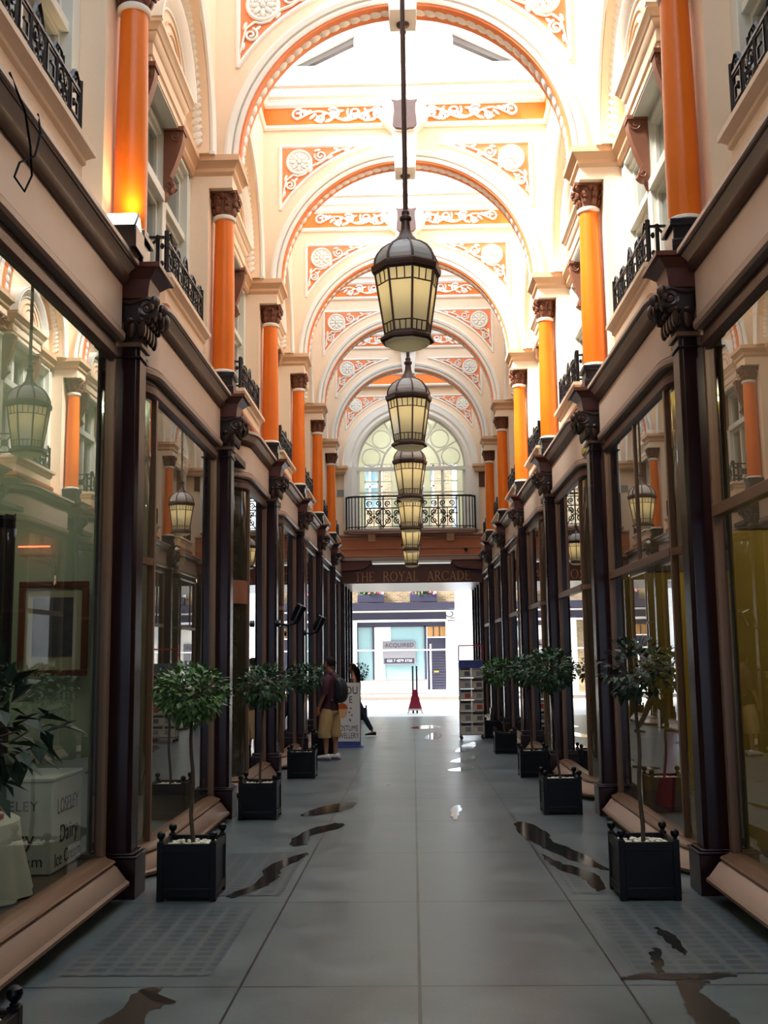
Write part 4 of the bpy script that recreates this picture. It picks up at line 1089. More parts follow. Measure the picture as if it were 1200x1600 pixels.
# right shop props
M['red'] = mat('red_board', srgb(190, 30, 46), .4)
t = MB(); t.add([(0, y, z) for y, z in ((-.85, .72), (-.62, .72), (.02, .0), (-.62, .0))] + [(.03, y, z) for y, z in ((-.85, .72), (-.62, .72), (.02, .0), (-.62, .0))],
    [(0, 1, 2, 3), (7, 6, 5, 4), (0, 4, 5, 1), (1, 5, 6, 2), (2, 6, 7, 3), (3, 7, 4, 0)])
tag(t.build('leaning_board', 'red', loc=(2.36, 10.7, .225)), 'red board leaning inside the second right shop window', 'board')
t = MB(); t.box(-.05, .05, -.05, .05, 0, 3.85); po = t.build('interior_post', 'brown', loc=(2.42, 8.78, .22)); tag(po, 'dark brown post behind the rounded corner of the second right shop', 'post')
t = MB(); t.box(-.035, .035, -.058, -.05, 1.28, 1.42); t.build('brass_plate', 'gold', po)
t = MB(); t.box(-.018, .018, -.064, -.058, 1.31, 1.39); t.build('red_panel', 'red', po)
# ================================================================== far end of the arcade
YE = YK(7)
dup(ar0, (0, YE + .135, CZ), 'farthest peach arch framing the big window over the balcony', 'cross arches')
w = MB(); 
for s in (-1, 1):
    q = MB(s); q.box(1.88, 2.9, YE, YE + .3, 4.5, 7.34); q.box(2.2, 2.9, YE, YE + .3, 7.3, 10.9); w.add(q.v, q.f)
tag(w.build('wall_far', 'peach'), kind='structure')
t = MB()
t.arc((0.03, 7.34), [(1.66, YE + .28), (1.66, YE + .02), (1.72, YE - .02), (1.80, YE), (1.86, YE - .05), (2.02, YE - .06), (2.04, YE - .02), (2.04, YE + .28)], 0, PI, 48)
for s in (-1, 1):
    a, b = sorted((.03 + s * 1.66, .03 + s * 1.80)); t.box(a, b, YE, YE + .28, 5.39, 7.34)
    a, b = sorted((.03 + s * 1.80, .03 + s * 2.04)); t.box(a, b, YE - .05, YE + .28, 5.39, 7.34)
tag(t.build(trim(), 'white'), kind='structure')
t = MB()
for s in (-1, 1):
    a, b = sorted((s * 1.99, s * 2.5)); t.box(a, b, YE - .06, YE + .02, 7.16, 7.34); t.box(a, b, YE - .09, YE + .02, 7.27, 7.34)
tag(t.build(trim(), 'peach_dark'), kind='structure')
r = thing('window_%d' % (wn + 1), None, None, (.03, YE + .22, 5.4), kind='structure')
A = (1, .03, 5.4, YE + .22); y0, y1 = YE + .19, YE + .25
t = MB(*A); cx = .03
t.box(cx - 1.66, cx + 1.66, y0 - .04, y1, 7.24, 7.36)
for x in (-.95, -.32, .32, .95): t.box(cx + x - .035, cx + x + .035, y0, y1, 5.4, 7.26)
for x in (-1.62, 1.62): t.box(cx + x - .05, cx + x + .05, y0, y1, 5.4, 7.3)
t.box(cx - 1.6, cx + 1.6, y0 + .01, y1 - .01, 6.55, 6.60); t.box(cx - 1.66, cx + 1.66, y0, y1, 5.4, 5.5)
t.arc((cx, 7.34), [(.86, y0), (.92, y0), (.92, y1), (.86, y1)], 0, PI, 32); t.arc((cx, 7.34), [(1.60, y0), (1.67, y0), (1.67, y1), (1.60, y1)], 0, PI, 40)
for i in range(7):
    a = PI * i / 6; t.bar((cx + .9 * math.cos(a), (y0 + y1) / 2, 7.34 + .9 * math.sin(a)), (cx + 1.64 * math.cos(a), (y0 + y1) / 2, 7.34 + 1.64 * math.sin(a)), .04, up=(0, 1, 0))
for i in range(6):
    a = PI * (i + .5) / 6; c = (cx + 1.26 * math.cos(a), 7.34 + 1.26 * math.sin(a))
    t.arc(c, [(.26, y0 + .01), (.295, y0 + .01), (.295, y1 - .01), (.26, y1 - .01)], 0, 2 * PI, 24, closed=True)
for a in (PI / 3, PI / 2, 2 * PI / 3): t.bar((cx, (y0 + y1) / 2, 7.34), (cx + .88 * math.cos(a), (y0 + y1) / 2, 7.34 + .88 * math.sin(a)), .03, up=(0, 1, 0))
t.build('window_frame', 'window_white', r)
t = MB(*A); pts = [(cx + 1.64 * math.cos(PI * i / 32), y1 - .03, 7.34 + 1.64 * math.sin(PI * i / 32)) for i in range(33)] + [(cx - 1.64, y1 - .03, 5.45), (cx + 1.64, y1 - .03, 5.45)]
t.add(pts, [tuple(range(len(pts)))]); t.build('pane', 'clearglass', r, smooth=0, recalc=False)
# the room behind that window, lit from the street and by an added lamp
M['room_green'] = mat('pale_green_room', srgb(240, 240, 226), .8, var=.03)
t = MB()
ZC = 9.3
t.box(-2.6, -2.5, YE + .3, 35.6, 4.6, ZC); t.box(2.5, 2.6, YE + .3, 35.6, 4.6, ZC); t.box(-2.6, 2.6, YE + .3, 35.6, ZC, ZC + .1)
t.box(-2.6, 2.6, YE + .3, 35.6, 4.4, 4.6)
for a, b in ((-2.5, -1.55), (-.62, -.42), (.48, .68), (1.6, 2.5)): t.box(a, b, 35.35, 35.6, 4.6, 8.1)
t.box(-2.5, 2.5, 35.35, 35.6, 8.1, ZC); t.box(-2.5, 2.5, 35.35, 35.6, 4.6, 5.5)
tag(t.build('wall_upper_room', 'room_green', smooth=0), kind='structure')
t = MB()
for a, b in ((-1.55, -.62), (-.42, .48), (.68, 1.6)):
    for x in (a, b, (a + b) / 2): t.box(x - .025, x + .025, 35.4, 35.46, 5.5, 8.1)
    for z in (5.5, 6.4, 6.9, 7.5, 8.1): t.box(a, b, 35.4, 35.46, z - .025, z + .025)
tag(t.build(trim(), 'window_white', smooth=0), kind='structure')

t = MB(); t.lathe([(.16, ZC), (.16, ZC - .03), (.12, ZC - .08), (.01, ZC - .1)], 18, 0, 33.6); tag(t.build('fill_lamp', emis('upper_fill_glow', (1, .95, .8, 1), 4)), 'round lamp added to brighten the room behind the big far window', 'lamp')
L = bpy.data.lights.new('upper_room_fill', 'POINT'); L.energy = 40; L.color = (1, .97, .82); L.shadow_soft_size = .15  # added fill light that brightens the upper room
lo = bpy.data.objects.new('upper_room_fill', L); COL.objects.link(lo); lo.location = (0, 33.6, ZC - .3)
# balcony across the end wall
r = thing('end_balcony', 'long balcony with black scrolled iron railing across the far end wall', 'balcony', (0, YE - .1, 5.24)); A = (1, 0, 5.24, YE - .1)
bow = [(2.0, YE), (2.0, YE - .28), (1.9, YE - .42), (1.72, YE - .5), (0.9, YE - .56), (0, YE - .58), (-.9, YE - .56), (-1.72, YE - .5), (-1.9, YE - .42), (-2.0, YE - .28), (-2.0, YE)]
bow = bow[::-1]
t = MB(*A); t.prism(bow, 'z', 5.30, 5.37); t.prism([(x * .985, y + .02 if y < YE else y) for x, y in bow], 'z', 5.24, 5.30); t.build('slab', 'stall', r, bevel=.008)
for x in (-1.17, 1.17):
    t = MB(*A); t.prism([(YE - .3, 5.24), (YE - .45, 5.24), (YE - .46, 5.18), (YE - .38, 5.1), (YE - .36, 5.03), (YE - .3, 5.0)], 'x', x - .11, x + .11); t.build('bracket', 'peach_dark', r)
ins = [(x * .965, y + .05 if y < YE else y) for x, y in bow]
t = MB(*A)
t.tube([(x, y, 6.36) for x, y in ins], .03, 6); t.tube([(x, y, 5.45) for x, y in ins], .015, 6)
fy = YE - .52
t.bar((-1.36, fy + .0, 6.0), (1.36, fy, 6.0), .035); t.bar((-1.36, fy, 6.27), (1.36, fy, 6.27), .018)
for x in (-1.36, -.82, -.28, .28, .82, 1.36): t.bar((x, fy, 5.40), (x, fy, 6.37), .028)
t.build('railing', 'iron', r, smooth=0)
for s in (-1, 1):
    t = MB(*A)
    for x, y in ((1.45, -.50), (1.55, -.49), (1.65, -.485), (1.75, -.46), (1.84, -.42), (1.91, -.34), (1.94, -.24), (1.94, -.14), (1.94, -.05)):
        t.bar((s * x, YE + y + .02, 5.38), (s * x, YE + y + .02, 6.36), .02)
    t.build('plain_bars', 'iron', r, smooth=0)
for x0, x1 in ((-1.36, -.82), (-.82, -.28), (-.28, .28), (.28, .82), (.82, 1.36)):
    t = MB(*A); c = (x0 + x1) / 2
    for s in (-1, 1):
        t.tube(spiral(c + s * .14, 5.62, .10, .015, PI / 2, 1.5, 20, fy, sgn=s), .019, 4); t.tube(spiral(c + s * .14, 5.86, .09, .015, -PI / 2, 1.4, 18, fy, sgn=-s), .019, 4)
        t.tube(spiral(c + s * .13, 6.14, .09, .015, -PI / 2, 1.5, 18, fy, sgn=s), .019, 4)
        t.tube([(c + s * .24, fy, 5.46), (c + s * .05, fy, 5.74), (c + s * .24, fy, 5.98)], .016, 4)
    t.tube([(c, fy, 5.45), (c, fy, 6.0)], .010, 4); t.ell((c, fy, 5.74), (.035, .015, .05), 8, 5)
    t.build('scroll_panel', 'iron', r, smooth=0)
# entablature, strip lights and lettered beam under the balcony
r = thing('end_entablature', 'brown panelled entablature under the far balcony', 'entablature', (0, YE, 4.45)); A = (1, 0, 4.45, YE)
t = MB(*A); t.box(-2.15, 2.15, YE - .28, YE - .005, 4.45, 5.23); t.build('frieze_board', 'brown_mid', r)
t = MB(*A)
for z, h, d in ((4.45, .10, .36), (4.57, .04, .32), (4.80, .03, .31), (5.10, .04, .32), (5.19, .05, .36)): t.box(-2.15, 2.15, YE - d, YE - .2, z, z + h)
t.build('moulding', 'stall', r, bevel=.008)
r = thing('lettered_beam', 'dark brown beam with the words THE ROYAL ARCADE over the far exit', 'beam', (0, YE, 3.75)); A = (1, 0, 3.75, YE)
t = MB(*A); t.box(-2.1, 2.1, YE - .02, YE + .3, 3.8, 4.44); t.build('board', 'brown', r)
M['letter_gold'] = mat('dull_gold_letters', srgb(206, 158, 108), .45, metal=.3)
K, H_ = .105, .045                                               # thick and thin strokes of a roman capital
GL = {'T': (.74, [((.37, 0), (.37, 1), K), ((.02, .97), (.72, .97), H_), ((.03, .97), (.03, .82), H_), ((.71, .97), (.71, .82), H_), ((.25, .02), (.49, .02), H_)]),
      'H': (.86, [((.14, 0), (.14, 1), K), ((.72, 0), (.72, 1), K), ((.14, .5), (.72, .5), H_)] + [((x - .12, z), (x + .12, z), H_) for x in (.14, .72) for z in (.02, .98)]),
      'E': (.66, [((.14, 0), (.14, 1), K), ((.03, .97), (.58, .97), H_), ((.03, .03), (.62, .03), H_), ((.14, .51), (.46, .51), H_), ((.58, .97), (.58, .82), H_), ((.62, .03), (.62, .2), H_)]),
      'L': (.64, [((.14, 0), (.14, 1), K), ((.03, .03), (.6, .03), H_), ((.6, .03), (.6, .2), H_), ((.02, .98), (.26, .98), H_)]),
      'A': (.86, [((.1, 0), (.43, 1), H_), ((.43, 1), (.76, 0), K), ((.22, .34), (.64, .34), H_), ((.0, .02), (.2, .02), H_), ((.64, .02), (.88, .02), H_)]),
      'Y': (.82, [((.41, 0), (.41, .48), K), ((.41, .46), (.1, 1), K), ((.41, .46), (.74, 1), H_), ((.29, .02), (.53, .02), H_), ((.0, .98), (.22, .98), H_), ((.62, .98), (.84, .98), H_)]),
      'R': (.80, [((.14, 0), (.14, 1), K), ((.36, .5), (.74, 0), K), ((.03, .02), (.26, .02), H_), ((.03, .98), (.3, .98), H_), ((.14, .5), (.36, .5), H_), ((.66, .02), (.84, .02), H_)]),
      'O': (.98, []), 'C': (.90, [((.84, .98), (.84, .76), H_)]), 'D': (.90, [((.14, 0), (.14, 1), K), ((.03, .02), (.4, .02), H_), ((.03, .98), (.4, .98), H_)])}
def bowl(t, cx, cz, rx, rz, a0, a1, x0, z0, h, d):
    n = 28; vs = []
    for i in range(n + 1):
        a = a0 + (a1 - a0) * i / n; w = (H_ + (K - H_) * abs(math.cos(a)) ** 1.5) / 2
        for q in (-1, 1):
            for dd in (d, d + .012): vs.append((x0 + .83 * h * (cx + (rx + q * w) * math.cos(a)), dd, z0 + h * (cz + (rz + q * w) * math.sin(a))))
    t.add(vs, [f for i in range(n) for f in ((4 * i, 4 * i + 4, 4 * i + 6, 4 * i + 2), (4 * i + 1, 4 * i + 3, 4 * i + 7, 4 * i + 5), (4 * i, 4 * i + 1, 4 * i + 5, 4 * i + 4), (4 * i + 2, 4 * i + 6, 4 * i + 7, 4 * i + 3))] + [(0, 2, 3, 1), (4 * n, 4 * n + 1, 4 * n + 3, 4 * n + 2)])
x = -1.70; h = .285; z0 = 3.86; d = YE - .034
for ch in 'THE ROYAL ARCADE':
    if ch == ' ': x += .24; continue
    wd, st_ = GL[ch]; t = MB(*A)
    for p, q, w in st_:
        p, q = Vector(p), Vector(q); n_ = Vector((-(q - p).y, (q - p).x)).normalized() * w / 2
        pts = [(x + .83 * h * v.x, z0 + h * v.y) for v in (p + n_, p - n_, q - n_, q + n_)]
        t.prism(pts, 'y', d, d + .012)
    if ch == 'O': bowl(t, .48, .5, .41, .47, 0, 2 * PI, x, z0, h, d)
    if ch == 'C': bowl(t, .50, .5, .43, .47, .65, 2 * PI - .65, x, z0, h, d)
    if ch == 'D': bowl(t, .34, .5, .45, .46, -PI / 2, PI / 2, x, z0, h, d)
    if ch == 'R': bowl(t, .32, .745, .29, .235, -PI / 2, PI / 2, x, z0, h, d)
    t.build('letter', 'letter_gold', r)
    x += .83 * h * wd + .022
for s in (-1, 1):
    t = MB(s, 0, 3.75, YE)
    t.prism([(2.15, 4.44), (1.22, 4.44), (1.26, 4.33), (1.36, 4.25), (1.55, 4.2), (2.15, 4.16)], 'y', YE - .3, YE - .03); t.build('corner_bracket', 'brown', r)
for x, nm in ((-.62, 'left'), (.62, 'right')):
    r = thing('strip_light', '%s half of the white strip light above the lettered beam' % nm, 'light', (x, YE - .3, 4.36), 'strip lights at the far end')
    t = MB(); t.box(-.56, .56, -.05, .05, .015, .10); t.build('casing', 'window_white', r)
    M['tube'] = M.get('tube') or emis('strip_light_tube', (1, .97, .9, 1), .45)
    t = MB(); t.tube([(-.54, -.02, .0), (.54, -.02, .0)], .022, 8); t.build('tube', 'tube', r)
t = MB(); t.lathe([(.05, .06), (.05, .02), (.045, 0), (.035, -.02), (.02, -.035), (.002, -.04)], 14); tag(t.build('security_camera', 'black', loc=(1.62, YE - .38, 4.72)), 'small black dome camera on the right of the far entablature', 'camera')
t = MB(); t.box(-.13, .13, -.04, 0, -.22, .22); tag(t.build('alarm_box', 'brown', loc=(2.12, YE - .005, 6.9), bevel=.01), 'dark red alarm box on the far wall right of the big window', 'alarm box')
t = MB(); t.box(-.12, .12, -.03, 0, -.1, .1); tag(t.build('wall_plaque', 'grey_room', loc=(-2.1, YE - .005, 6.55), bevel=.006), 'small grey plaque on the far wall left of the big window', 'plaque')
# passage under the end building
t = MB(); 
for s in (-1, 1):
    q = MB(s)
    q.box(2.12, 2.6, YE, 36.0, ZF(36) - .03, 3.9)
    for y in (YE + .1, YE + 1.4, YE + 2.7, YE + 4.1): q.box(2.02, 2.14, y, y + .14, ZF(36) - .03, 3.9)
    t.add(q.v, q.f)
tag(t.build('wall_passage', 'dark_wood', smooth=0), kind='structure')
t = MB(); t.box(-2.2, 2.2, YE + .3, 36.0, 3.8, 4.4); tag(t.build('ceiling_passage', 'brown', smooth=0), kind='structure')
t = MB(); t.box(-9, -2.55, 35.6, 36.1, -.45, 12); t.box(2.55, 9, 35.6, 36.1, -.45, 12); t.box(-2.6, 2.6, 35.6, 36.0, 9.4, 12); t.box(-2.9, 2.9, YE + .3, YE + .5, 9.4, 11.0)
tag(t.build('wall_street_front', 'peach_dark', smooth=0), kind='structure')

# ================================================================== the street
M['street'] = mat('pale_street_paving', srgb(196, 194, 188), .7, var=.06, scale=2)
def ZS(y): return -.41 + (y - 36) * .036
t = MB(); t.add([(-30, 36, ZS(36)), (30, 36, ZS(36)), (30, 43.4, ZS(43.4)), (-30, 43.4, ZS(43.4))], [(0, 1, 2, 3)])
tag(t.build('ground_street', 'street', smooth=0, recalc=False), kind='structure')
t = MB(); t.box(-30, 30, 43.4, 46.2, -.6, -.02); tag(t.build('ground_pavement', 'street', smooth=0, bevel=.02), kind='structure')
t = MB(); t.box(-30, 30, 43.25, 43.4, -.6, -.015); tag(t.build(trim(), 'lead', smooth=0), kind='structure')  # dark kerb strip standing in for the shadow line at the building base
t = MB(); t.box(-2.4, .55, 45.80, 45.84, -.02, .06); t.box(-2.4, .6, 45.72, 45.86, .57, .62); tag(t.build(trim(), 'lead', smooth=0), kind='structure')
def brick_mat():
    m = mat('yellow_stock_brick', srgb(176, 150, 112), .85)
    nt = m.node_tree; b = nt.nodes['Principled BSDF']; tc = nt.nodes.new('ShaderNodeTexCoord'); mp = nt.nodes.new('ShaderNodeMapping'); br = nt.nodes.new('ShaderNodeTexBrick')
    mp.inputs['Rotation'].default_value = (PI / 2, 0, 0)
    br.inputs['Color1'].default_value = srgb(150, 128, 92); br.inputs['Color2'].default_value = srgb(112, 92, 68); br.inputs['Mortar'].default_value = srgb(160, 152, 138)
    br.inputs['Scale'].default_value = 1; br.inputs['Brick Width'].default_value = .23; br.inputs['Row Height'].default_value = .075; br.inputs['Mortar Size'].default_value = .008
    nt.links.new(tc.outputs['Object'], mp.inputs[0]); nt.links.new(mp.outputs[0], br.inputs[0]); nt.links.new(br.outputs['Color'], b.inputs['Base Color']); return m
M['brick'] = brick_mat()
M['slate'] = mat('slate_blue_paint', srgb(44, 44, 66), .5)
M['stone_white'] = mat('white_stucco', srgb(225, 224, 220), .7)
M['pale_blue'] = mat('pale_blue_blind', srgb(130, 164, 172), .6)
M['amber'] = mat('amber_glass', srgb(176, 132, 82), .4)
M['sign_grey'] = mat('grey_notice', srgb(118, 118, 126), .6)
F = 46.0
r = thing('opposite_building', 'brick building with a dark blue shop canopy across the street', 'building', (0, F, 0)); A = (1, 0, 0, F)
t = MB(*A)
wins = [(-6.0, -4.9), (-4.2, -3.1), (-2.35, -1.23), (-.1, 1.06)]
xs = [-12] + [v for w_ in wins for v in w_] + [1.85]
for i in range(0, len(xs), 2): t.box(xs[i], xs[i + 1], F, F + .4, 3.9, 14)
for a, b in wins:
    t.box(a, b, F, F + .4, 6.4, 8.0); t.box(a, b, F, F + .4, 10, 14); t.box(a, b, F, F + .4, 3.9, 4.15)
t.box(-12, -2.7, F, F + .4, -.05, 3.9)
t.build('brick_wall', 'brick', r, smooth=0)
for a, b in wins:
    for z0, z1 in ((4.15, 6.4), (8.0, 10)):
        t = MB(*A)
        for x in (a, b - .08, (a + b) / 2 - .03): t.box(x, x + .08, F + .1, F + .2, z0, z1)
        for z in (z0, (z0 + z1) / 2, z1 - .08): t.box(a, b, F + .1, F + .2, z, z + .08)
        wf = t.build('window', 'stone_white', r, smooth=0)
        t = MB(*A); t.box(a, b, F + .2, F + .22, z0, z1); t.build('pane', 'pale_blue', wf, smooth=0)
t = MB(*A); t.prism([(F - .7, 3.62), (F - .75, 3.88), (F, 3.92), (F, 3.55)], 'x', -12, 1.82); t.build('canopy', 'slate', r)
t = MB(*A); t.box(-12, 1.45, F - .3, F, 3.17, 3.48); t.build('fascia_board', 'slate', r)
t = MB(*A)
for z in (3.07, 3.48): t.box(-12, 1.5, F - .34, F, z, z + .08)
for a, b in ((1.42, 1.83), (-2.70, -2.40), (-6.2, -5.9)): t.box(a, b, F - .25, F, -.03, 3.5)
t.box(-2.4, .57, F - .15, F, -.03, .6); t.box(.57, 1.42, F - .15, F, -.03, .17)
t.build('stucco_frame', 'stone_white', r, smooth=0)
t = MB(*A); t.box(-2.4, .55, F + .04, F + .08, .6, 2.9); t.build('shop_blind', 'pale_blue', r)
t = MB(*A)
for q in ((-2.4, 1.42, 2.86, 3.07), (-1.74, -1.66, .6, 2.9), (.50, .60, .2, 2.9), (-2.42, -2.36, .6, 2.9)): t.box(q[0], q[1], F - .04, F + .05, q[2], q[3])  # first strip is the shade under the fascia, built as a dark bar
t.build('bars_and_shade', 'slate', r, smooth=0)
t = MB(*A); t.box(-1.66, -1.2, F, F + .03, .6, 2.86); t.box(-1.2, -.95, F, F + .03, 2.2, 2.86); t.build('white_blind', 'stone_white', r)
t = MB(*A); t.box(.62, 1.42, F, F + .06, .17, 2.38)
for i in range(14): t.box(.66, 1.38, F - .02, F, .25 + .115 * i, .31 + .115 * i)
dr = t.build('door', 'slate', r, smooth=0)
t = MB(*A); t.box(.9, 1.1, F - .035, F - .015, .9, .97); t.build('letter_plate', 'gold', dr)
t = MB(*A); t.box(.62, 1.42, F, F + .05, 2.42, 2.86); t.build('fanlight', 'amber', r)
t = MB(*A)
for x in (.88, 1.14): t.box(x, x + .04, F - .02, F, 2.42, 2.86)
t.build('fanlight_bars', 'slate', r)
t = MB(*A); t.tube(spiral(1.62, 3.42, .22, .05, PI, .75, 14, F - .5), .02, 5); t.tube([(1.62, F - .5, 3.2), (1.8, F - .5, 3.2), (1.8, F - .5, 3.1), (1.5, F - .5, 3.1)], .02, 5); t.build('iron_bracket', 'iron', r)
t = MB(*A); t.box(-1.30, .12, F - .05, F - .02, 1.25, 2.25); sg = t.build('notice', 'sign_grey', r)
t = MB(*A); t.box(-1.24, .06, F - .055, F - .045, 1.30, 1.52); t.build('notice_band', 'slate', sg)
RX = (PI / 2, 0, 0)
text('lettering', 'ACQUIRED', .24, 'slate', (-.58, -.06, 2.07), RX, sg, .002)
text('lettering', '020 7 4079 5750', .15, 'stone_white', (-.58, -.062, 1.41), RX, sg, .002)
for i, (a, b) in enumerate(wins[2:]):
    q = thing('flower_box', 'dark window box of pink flowers on the ledge across the street, %s one' % ('left' if i == 0 else 'right'), 'flower box', ((a + b) / 2, F - .3, 3.92), 'window boxes across the street')
    h = (b - a) / 2
    t = MB(); t.box(-h, h, -.15, .15, 0, .34); t.build('box', 'slate', q, bevel=.01)
    t = MB(); leafcloud(t, (0, 0, .60), (h * .8, .16, .38), 600, .15, 40 + i); t.build('foliage', 'leaf', q, smooth=0, recalc=False)
    M['flower'] = M.get('flower') or mat('pink_flowers', srgb(196, 110, 124), .7, var=.3, scale=9)
    rnd = random.Random(i); t = MB()
    for k in range(22): t.ell((rnd.uniform(-h, h), rnd.uniform(-.18, .05), rnd.uniform(.32, .5)), (.055, .05, .05), 6, 4)
    tag(t.build('flowers', 'flower', q), kind='stuff')
t = MB(); t.tube([(-3.0, 44.6, 1.86), (1.5, 44.6, 1.86)], .03, 8); t.tube([(.74, 44.6, -.03), (.74, 44.6, 2.1)], .035, 8); t.tube([(-3.0, 44.6, -.03), (-3.0, 44.6, 1.9)], .03, 8)
tag(t.build('scaffold_rail', 'stone_white'), 'white scaffold tube rail in front of the opposite shop', 'rail')
t = MB(); 
t.box(2.6, 14, 56, 56.5, 0, 14)
for z in (2.4, 5.2, 8): 
    for x in (3.0, 5.0, 7, 9): t.box(x, x + .9, 55.92, 56, z, z + 1.5)
tag(t.build('far_building', 'stone_white', smooth=0), 'pale sunlit building farther off to the right of the street', 'building')
# unseen blocks added on the left to shade the far and near bays
for y0, y1, nm in ((18.6, 30.5, 'far'), (-14, 5.6, 'near')):
    t = MB(); t.box(-9, -4.7, y0, y1, -.4, 21)
    for z in (12.5, 15.5, 18.5):
        for i in range(int((y1 - y0) / 3)): t.box(-4.72, -4.6, y0 + 1 + 3 * i, y0 + 2.1 + 3 * i, z, z + 1.7)
    tag(t.build('shade_block', 'brick', smooth=0), 'tall unseen brick block added on the left to shade the %s bays' % nm, 'building')
# vehicles
M['van'] = mat('white_van_paint', srgb(232, 232, 232), .25, spec=.6); M['tyre'] = mat('tyre', srgb(24, 24, 26), .8); M['darkglass'] = mat('vehicle_glass', srgb(22, 26, 32), .06)
M['carpaint'] = mat('dark_blue_car_paint', srgb(36, 44, 62), .18, spec=.6, coat=.5)
def vehicle(name, label, prof, m, loc, L, wheels, stripe=None, wins=()):
    r = thing(name, label, name, loc)
    t = MB(); t.prism(prof, 'y', -.9, .9); t.build('body', m, r, bevel=.06)
    for i, (x, ) in enumerate(wheels):
        for y in (-.9, .78):
            t = MB(); t.tube([(x, y, .33), (x, y + .12, .33)], .33, 20); t.build('wheel', 'tyre', r)
    for x0, z0, x1, z1, x2, z2, x3, z3 in wins:
        t = MB(); t.prism([(x0, z0), (x1, z1), (x2, z2), (x3, z3)], 'y', -.915, -.89); t.build('window', 'darkglass', r)
    if stripe:
        t = MB(); t.box(stripe[0], stripe[1], -.915, -.9, stripe[2], stripe[3]); t.build('stripe', 'red', r)
vehicle('van', 'white van with a red roof stripe parked on the right of the street', [(-2.6, .3), (2.5, .3), (2.6, .9), (2.3, 1.25), (1.7, 2.35), (-2.6, 2.4)], 'van', (4.9, 41.5, ZS(41.5)), 5, [(-1.6,), (1.7,)], (-2.6, 1.7, 2.12, 2.25), [(1.2, 1.3, 2.15, 1.3, 1.72, 2.0, 1.2, 2.0)])
vehicle('van', 'white van with a red roof stripe parked on the left of the street', [(-2.6, .3), (2.5, .3), (2.6, .9), (2.3, 1.25), (1.7, 2.35), (-2.6, 2.4)], 'van', (-6.6, 42.4, ZS(42.4)), 5, [(-1.6,), (1.7,)], (-2.6, 1.7, 2.12, 2.25), [(1.2, 1.3, 2.15, 1.3, 1.72, 2.0, 1.2, 2.0)])
vehicle('car', 'dark blue car parked on the left of the street', [(-2.1, .28), (2.1, .28), (2.15, .62), (1.9, .85), (.95, .95), (.35, 1.42), (-1.2, 1.45), (-1.95, .95), (-2.15, .8)], 'carpaint', (-5.0, 39.4, ZS(39.4)), 4, [(-1.35,), (1.35,)], None, [(.85, .95, .33, 1.36, -1.1, 1.38, -1.7, .97)])
# roadworks stand outside the exit
r = thing('warning_stand', 'red triangular warning stand with two dark posts outside the exit', 'warning stand', (.05, 37.5, ZS(37.5)))
t = MB()
for x in (-.07, .07): t.tube([(x, 0, 0), (x, 0, 1.63)], .035, 8)
t.build('post', 'black', r)
M['red_sign'] = mat('faded_red_plastic', srgb(150, 24, 60), .5)
t = MB(); t.prism([(-.25, .12), (.25, .12), (.06, .82), (-.06, .82)], 'y', -.06, -.03); t.build('red_panel', 'red_sign', r)
t = MB(); t.box(-.24, .24, -.065, -.025, .1, .16); t.bar((-.25, -.04, 0), (-.2, -.04, .14), .04); t.bar((.25, -.04, 0), (.2, -.04, .14), .04); t.build('foot_bar', 'stone_white', r)

# ================================================================== things standing on the floor near the far end
zf = ZF(24.2) + .004
r = thing('newspaper_stand', 'tall wire stand stacked with newspapers on the right near the far exit', 'newspaper stand', (1.3, 24.2, zf))
t = MB()
for x in (-.26, .26):
    for y in (-.16, .16): t.tube([(x, y, .04), (x, y, 1.72)], .011, 6)
for z in (.1, 1.74): t.box(-.28, .28, -.18, .18, z, z + .02)
t.build('wire_frame', 'lead', r, smooth=0)
for x in (-.24, .24):
    for y in (-.14, .14): t = MB(); t.tube([(x, y - .012, .04), (x, y + .012, .04)], .038, 12); t.build('castor', 'black', r)
M['header_red'] = M['red']
t = MB(); t.bar((-.27, -.16, 2.08), (.27, -.16, 2.08), .03); t.bar((-.27, -.16, 1.74), (-.27, -.16, 2.08), .02); t.bar((.27, -.16, 1.74), (.27, -.16, 2.08), .02); t.build('header_frame', 'red', r)
M['blue_card'] = mat('blue_card', srgb(58, 74, 140), .5); M['news'] = mat('newsprint', srgb(176, 170, 152), .85, var=.35, scale=22)
t = MB(); t.box(-.27, .27, -.17, -.15, 1.58, 1.76); t.build('header_card', 'blue_card', r)
for i in range(6):
    for j in (-1, 1):
        z = .14 + .245 * i; x = 1.3 + j * .132
        q = thing('newspaper', 'folded newspaper in the wire stand, %s row from the top, %s copy' % (ORD[5 - i] if i < 5 else 'top', 'left' if j < 0 else 'right'), 'newspaper', (x, 24.2 - .19, zf + z), 'newspapers in the wire stand')
        t = MB(); t.prism([(-.012, 0), (-.002, 0), (.045, .235), (.03, .24)], 'x', -.131, .131); t.build('pages', 'news', q)
        t = MB(); t.add([(-.11, -.0135 + .042 * .72, .17), (.11, -.0135 + .042 * .72, .17), (.11, -.0135 + .042 * .92, .218), (-.11, -.0135 + .042 * .92, .218)], [(0, 1, 2, 3)]); t.build('headline', 'ink' if (i + j) % 3 else 'sign_grey', q, smooth=0, recalc=False)
        t = MB(); y_ = lambda z_: -.0145 + .042 * z_ / .24
        t.add([(-.02, y_(.04), .04), (.1, y_(.04), .04), (.1, y_(.14), .14), (-.02, y_(.14), .14)], [(0, 1, 2, 3)]); t.build('picture', 'photo_grey' if (i * 2 + j) % 3 == 0 else 'book_red' if i * 2 + j == 5 else 'sign_grey', q, smooth=0, recalc=False)

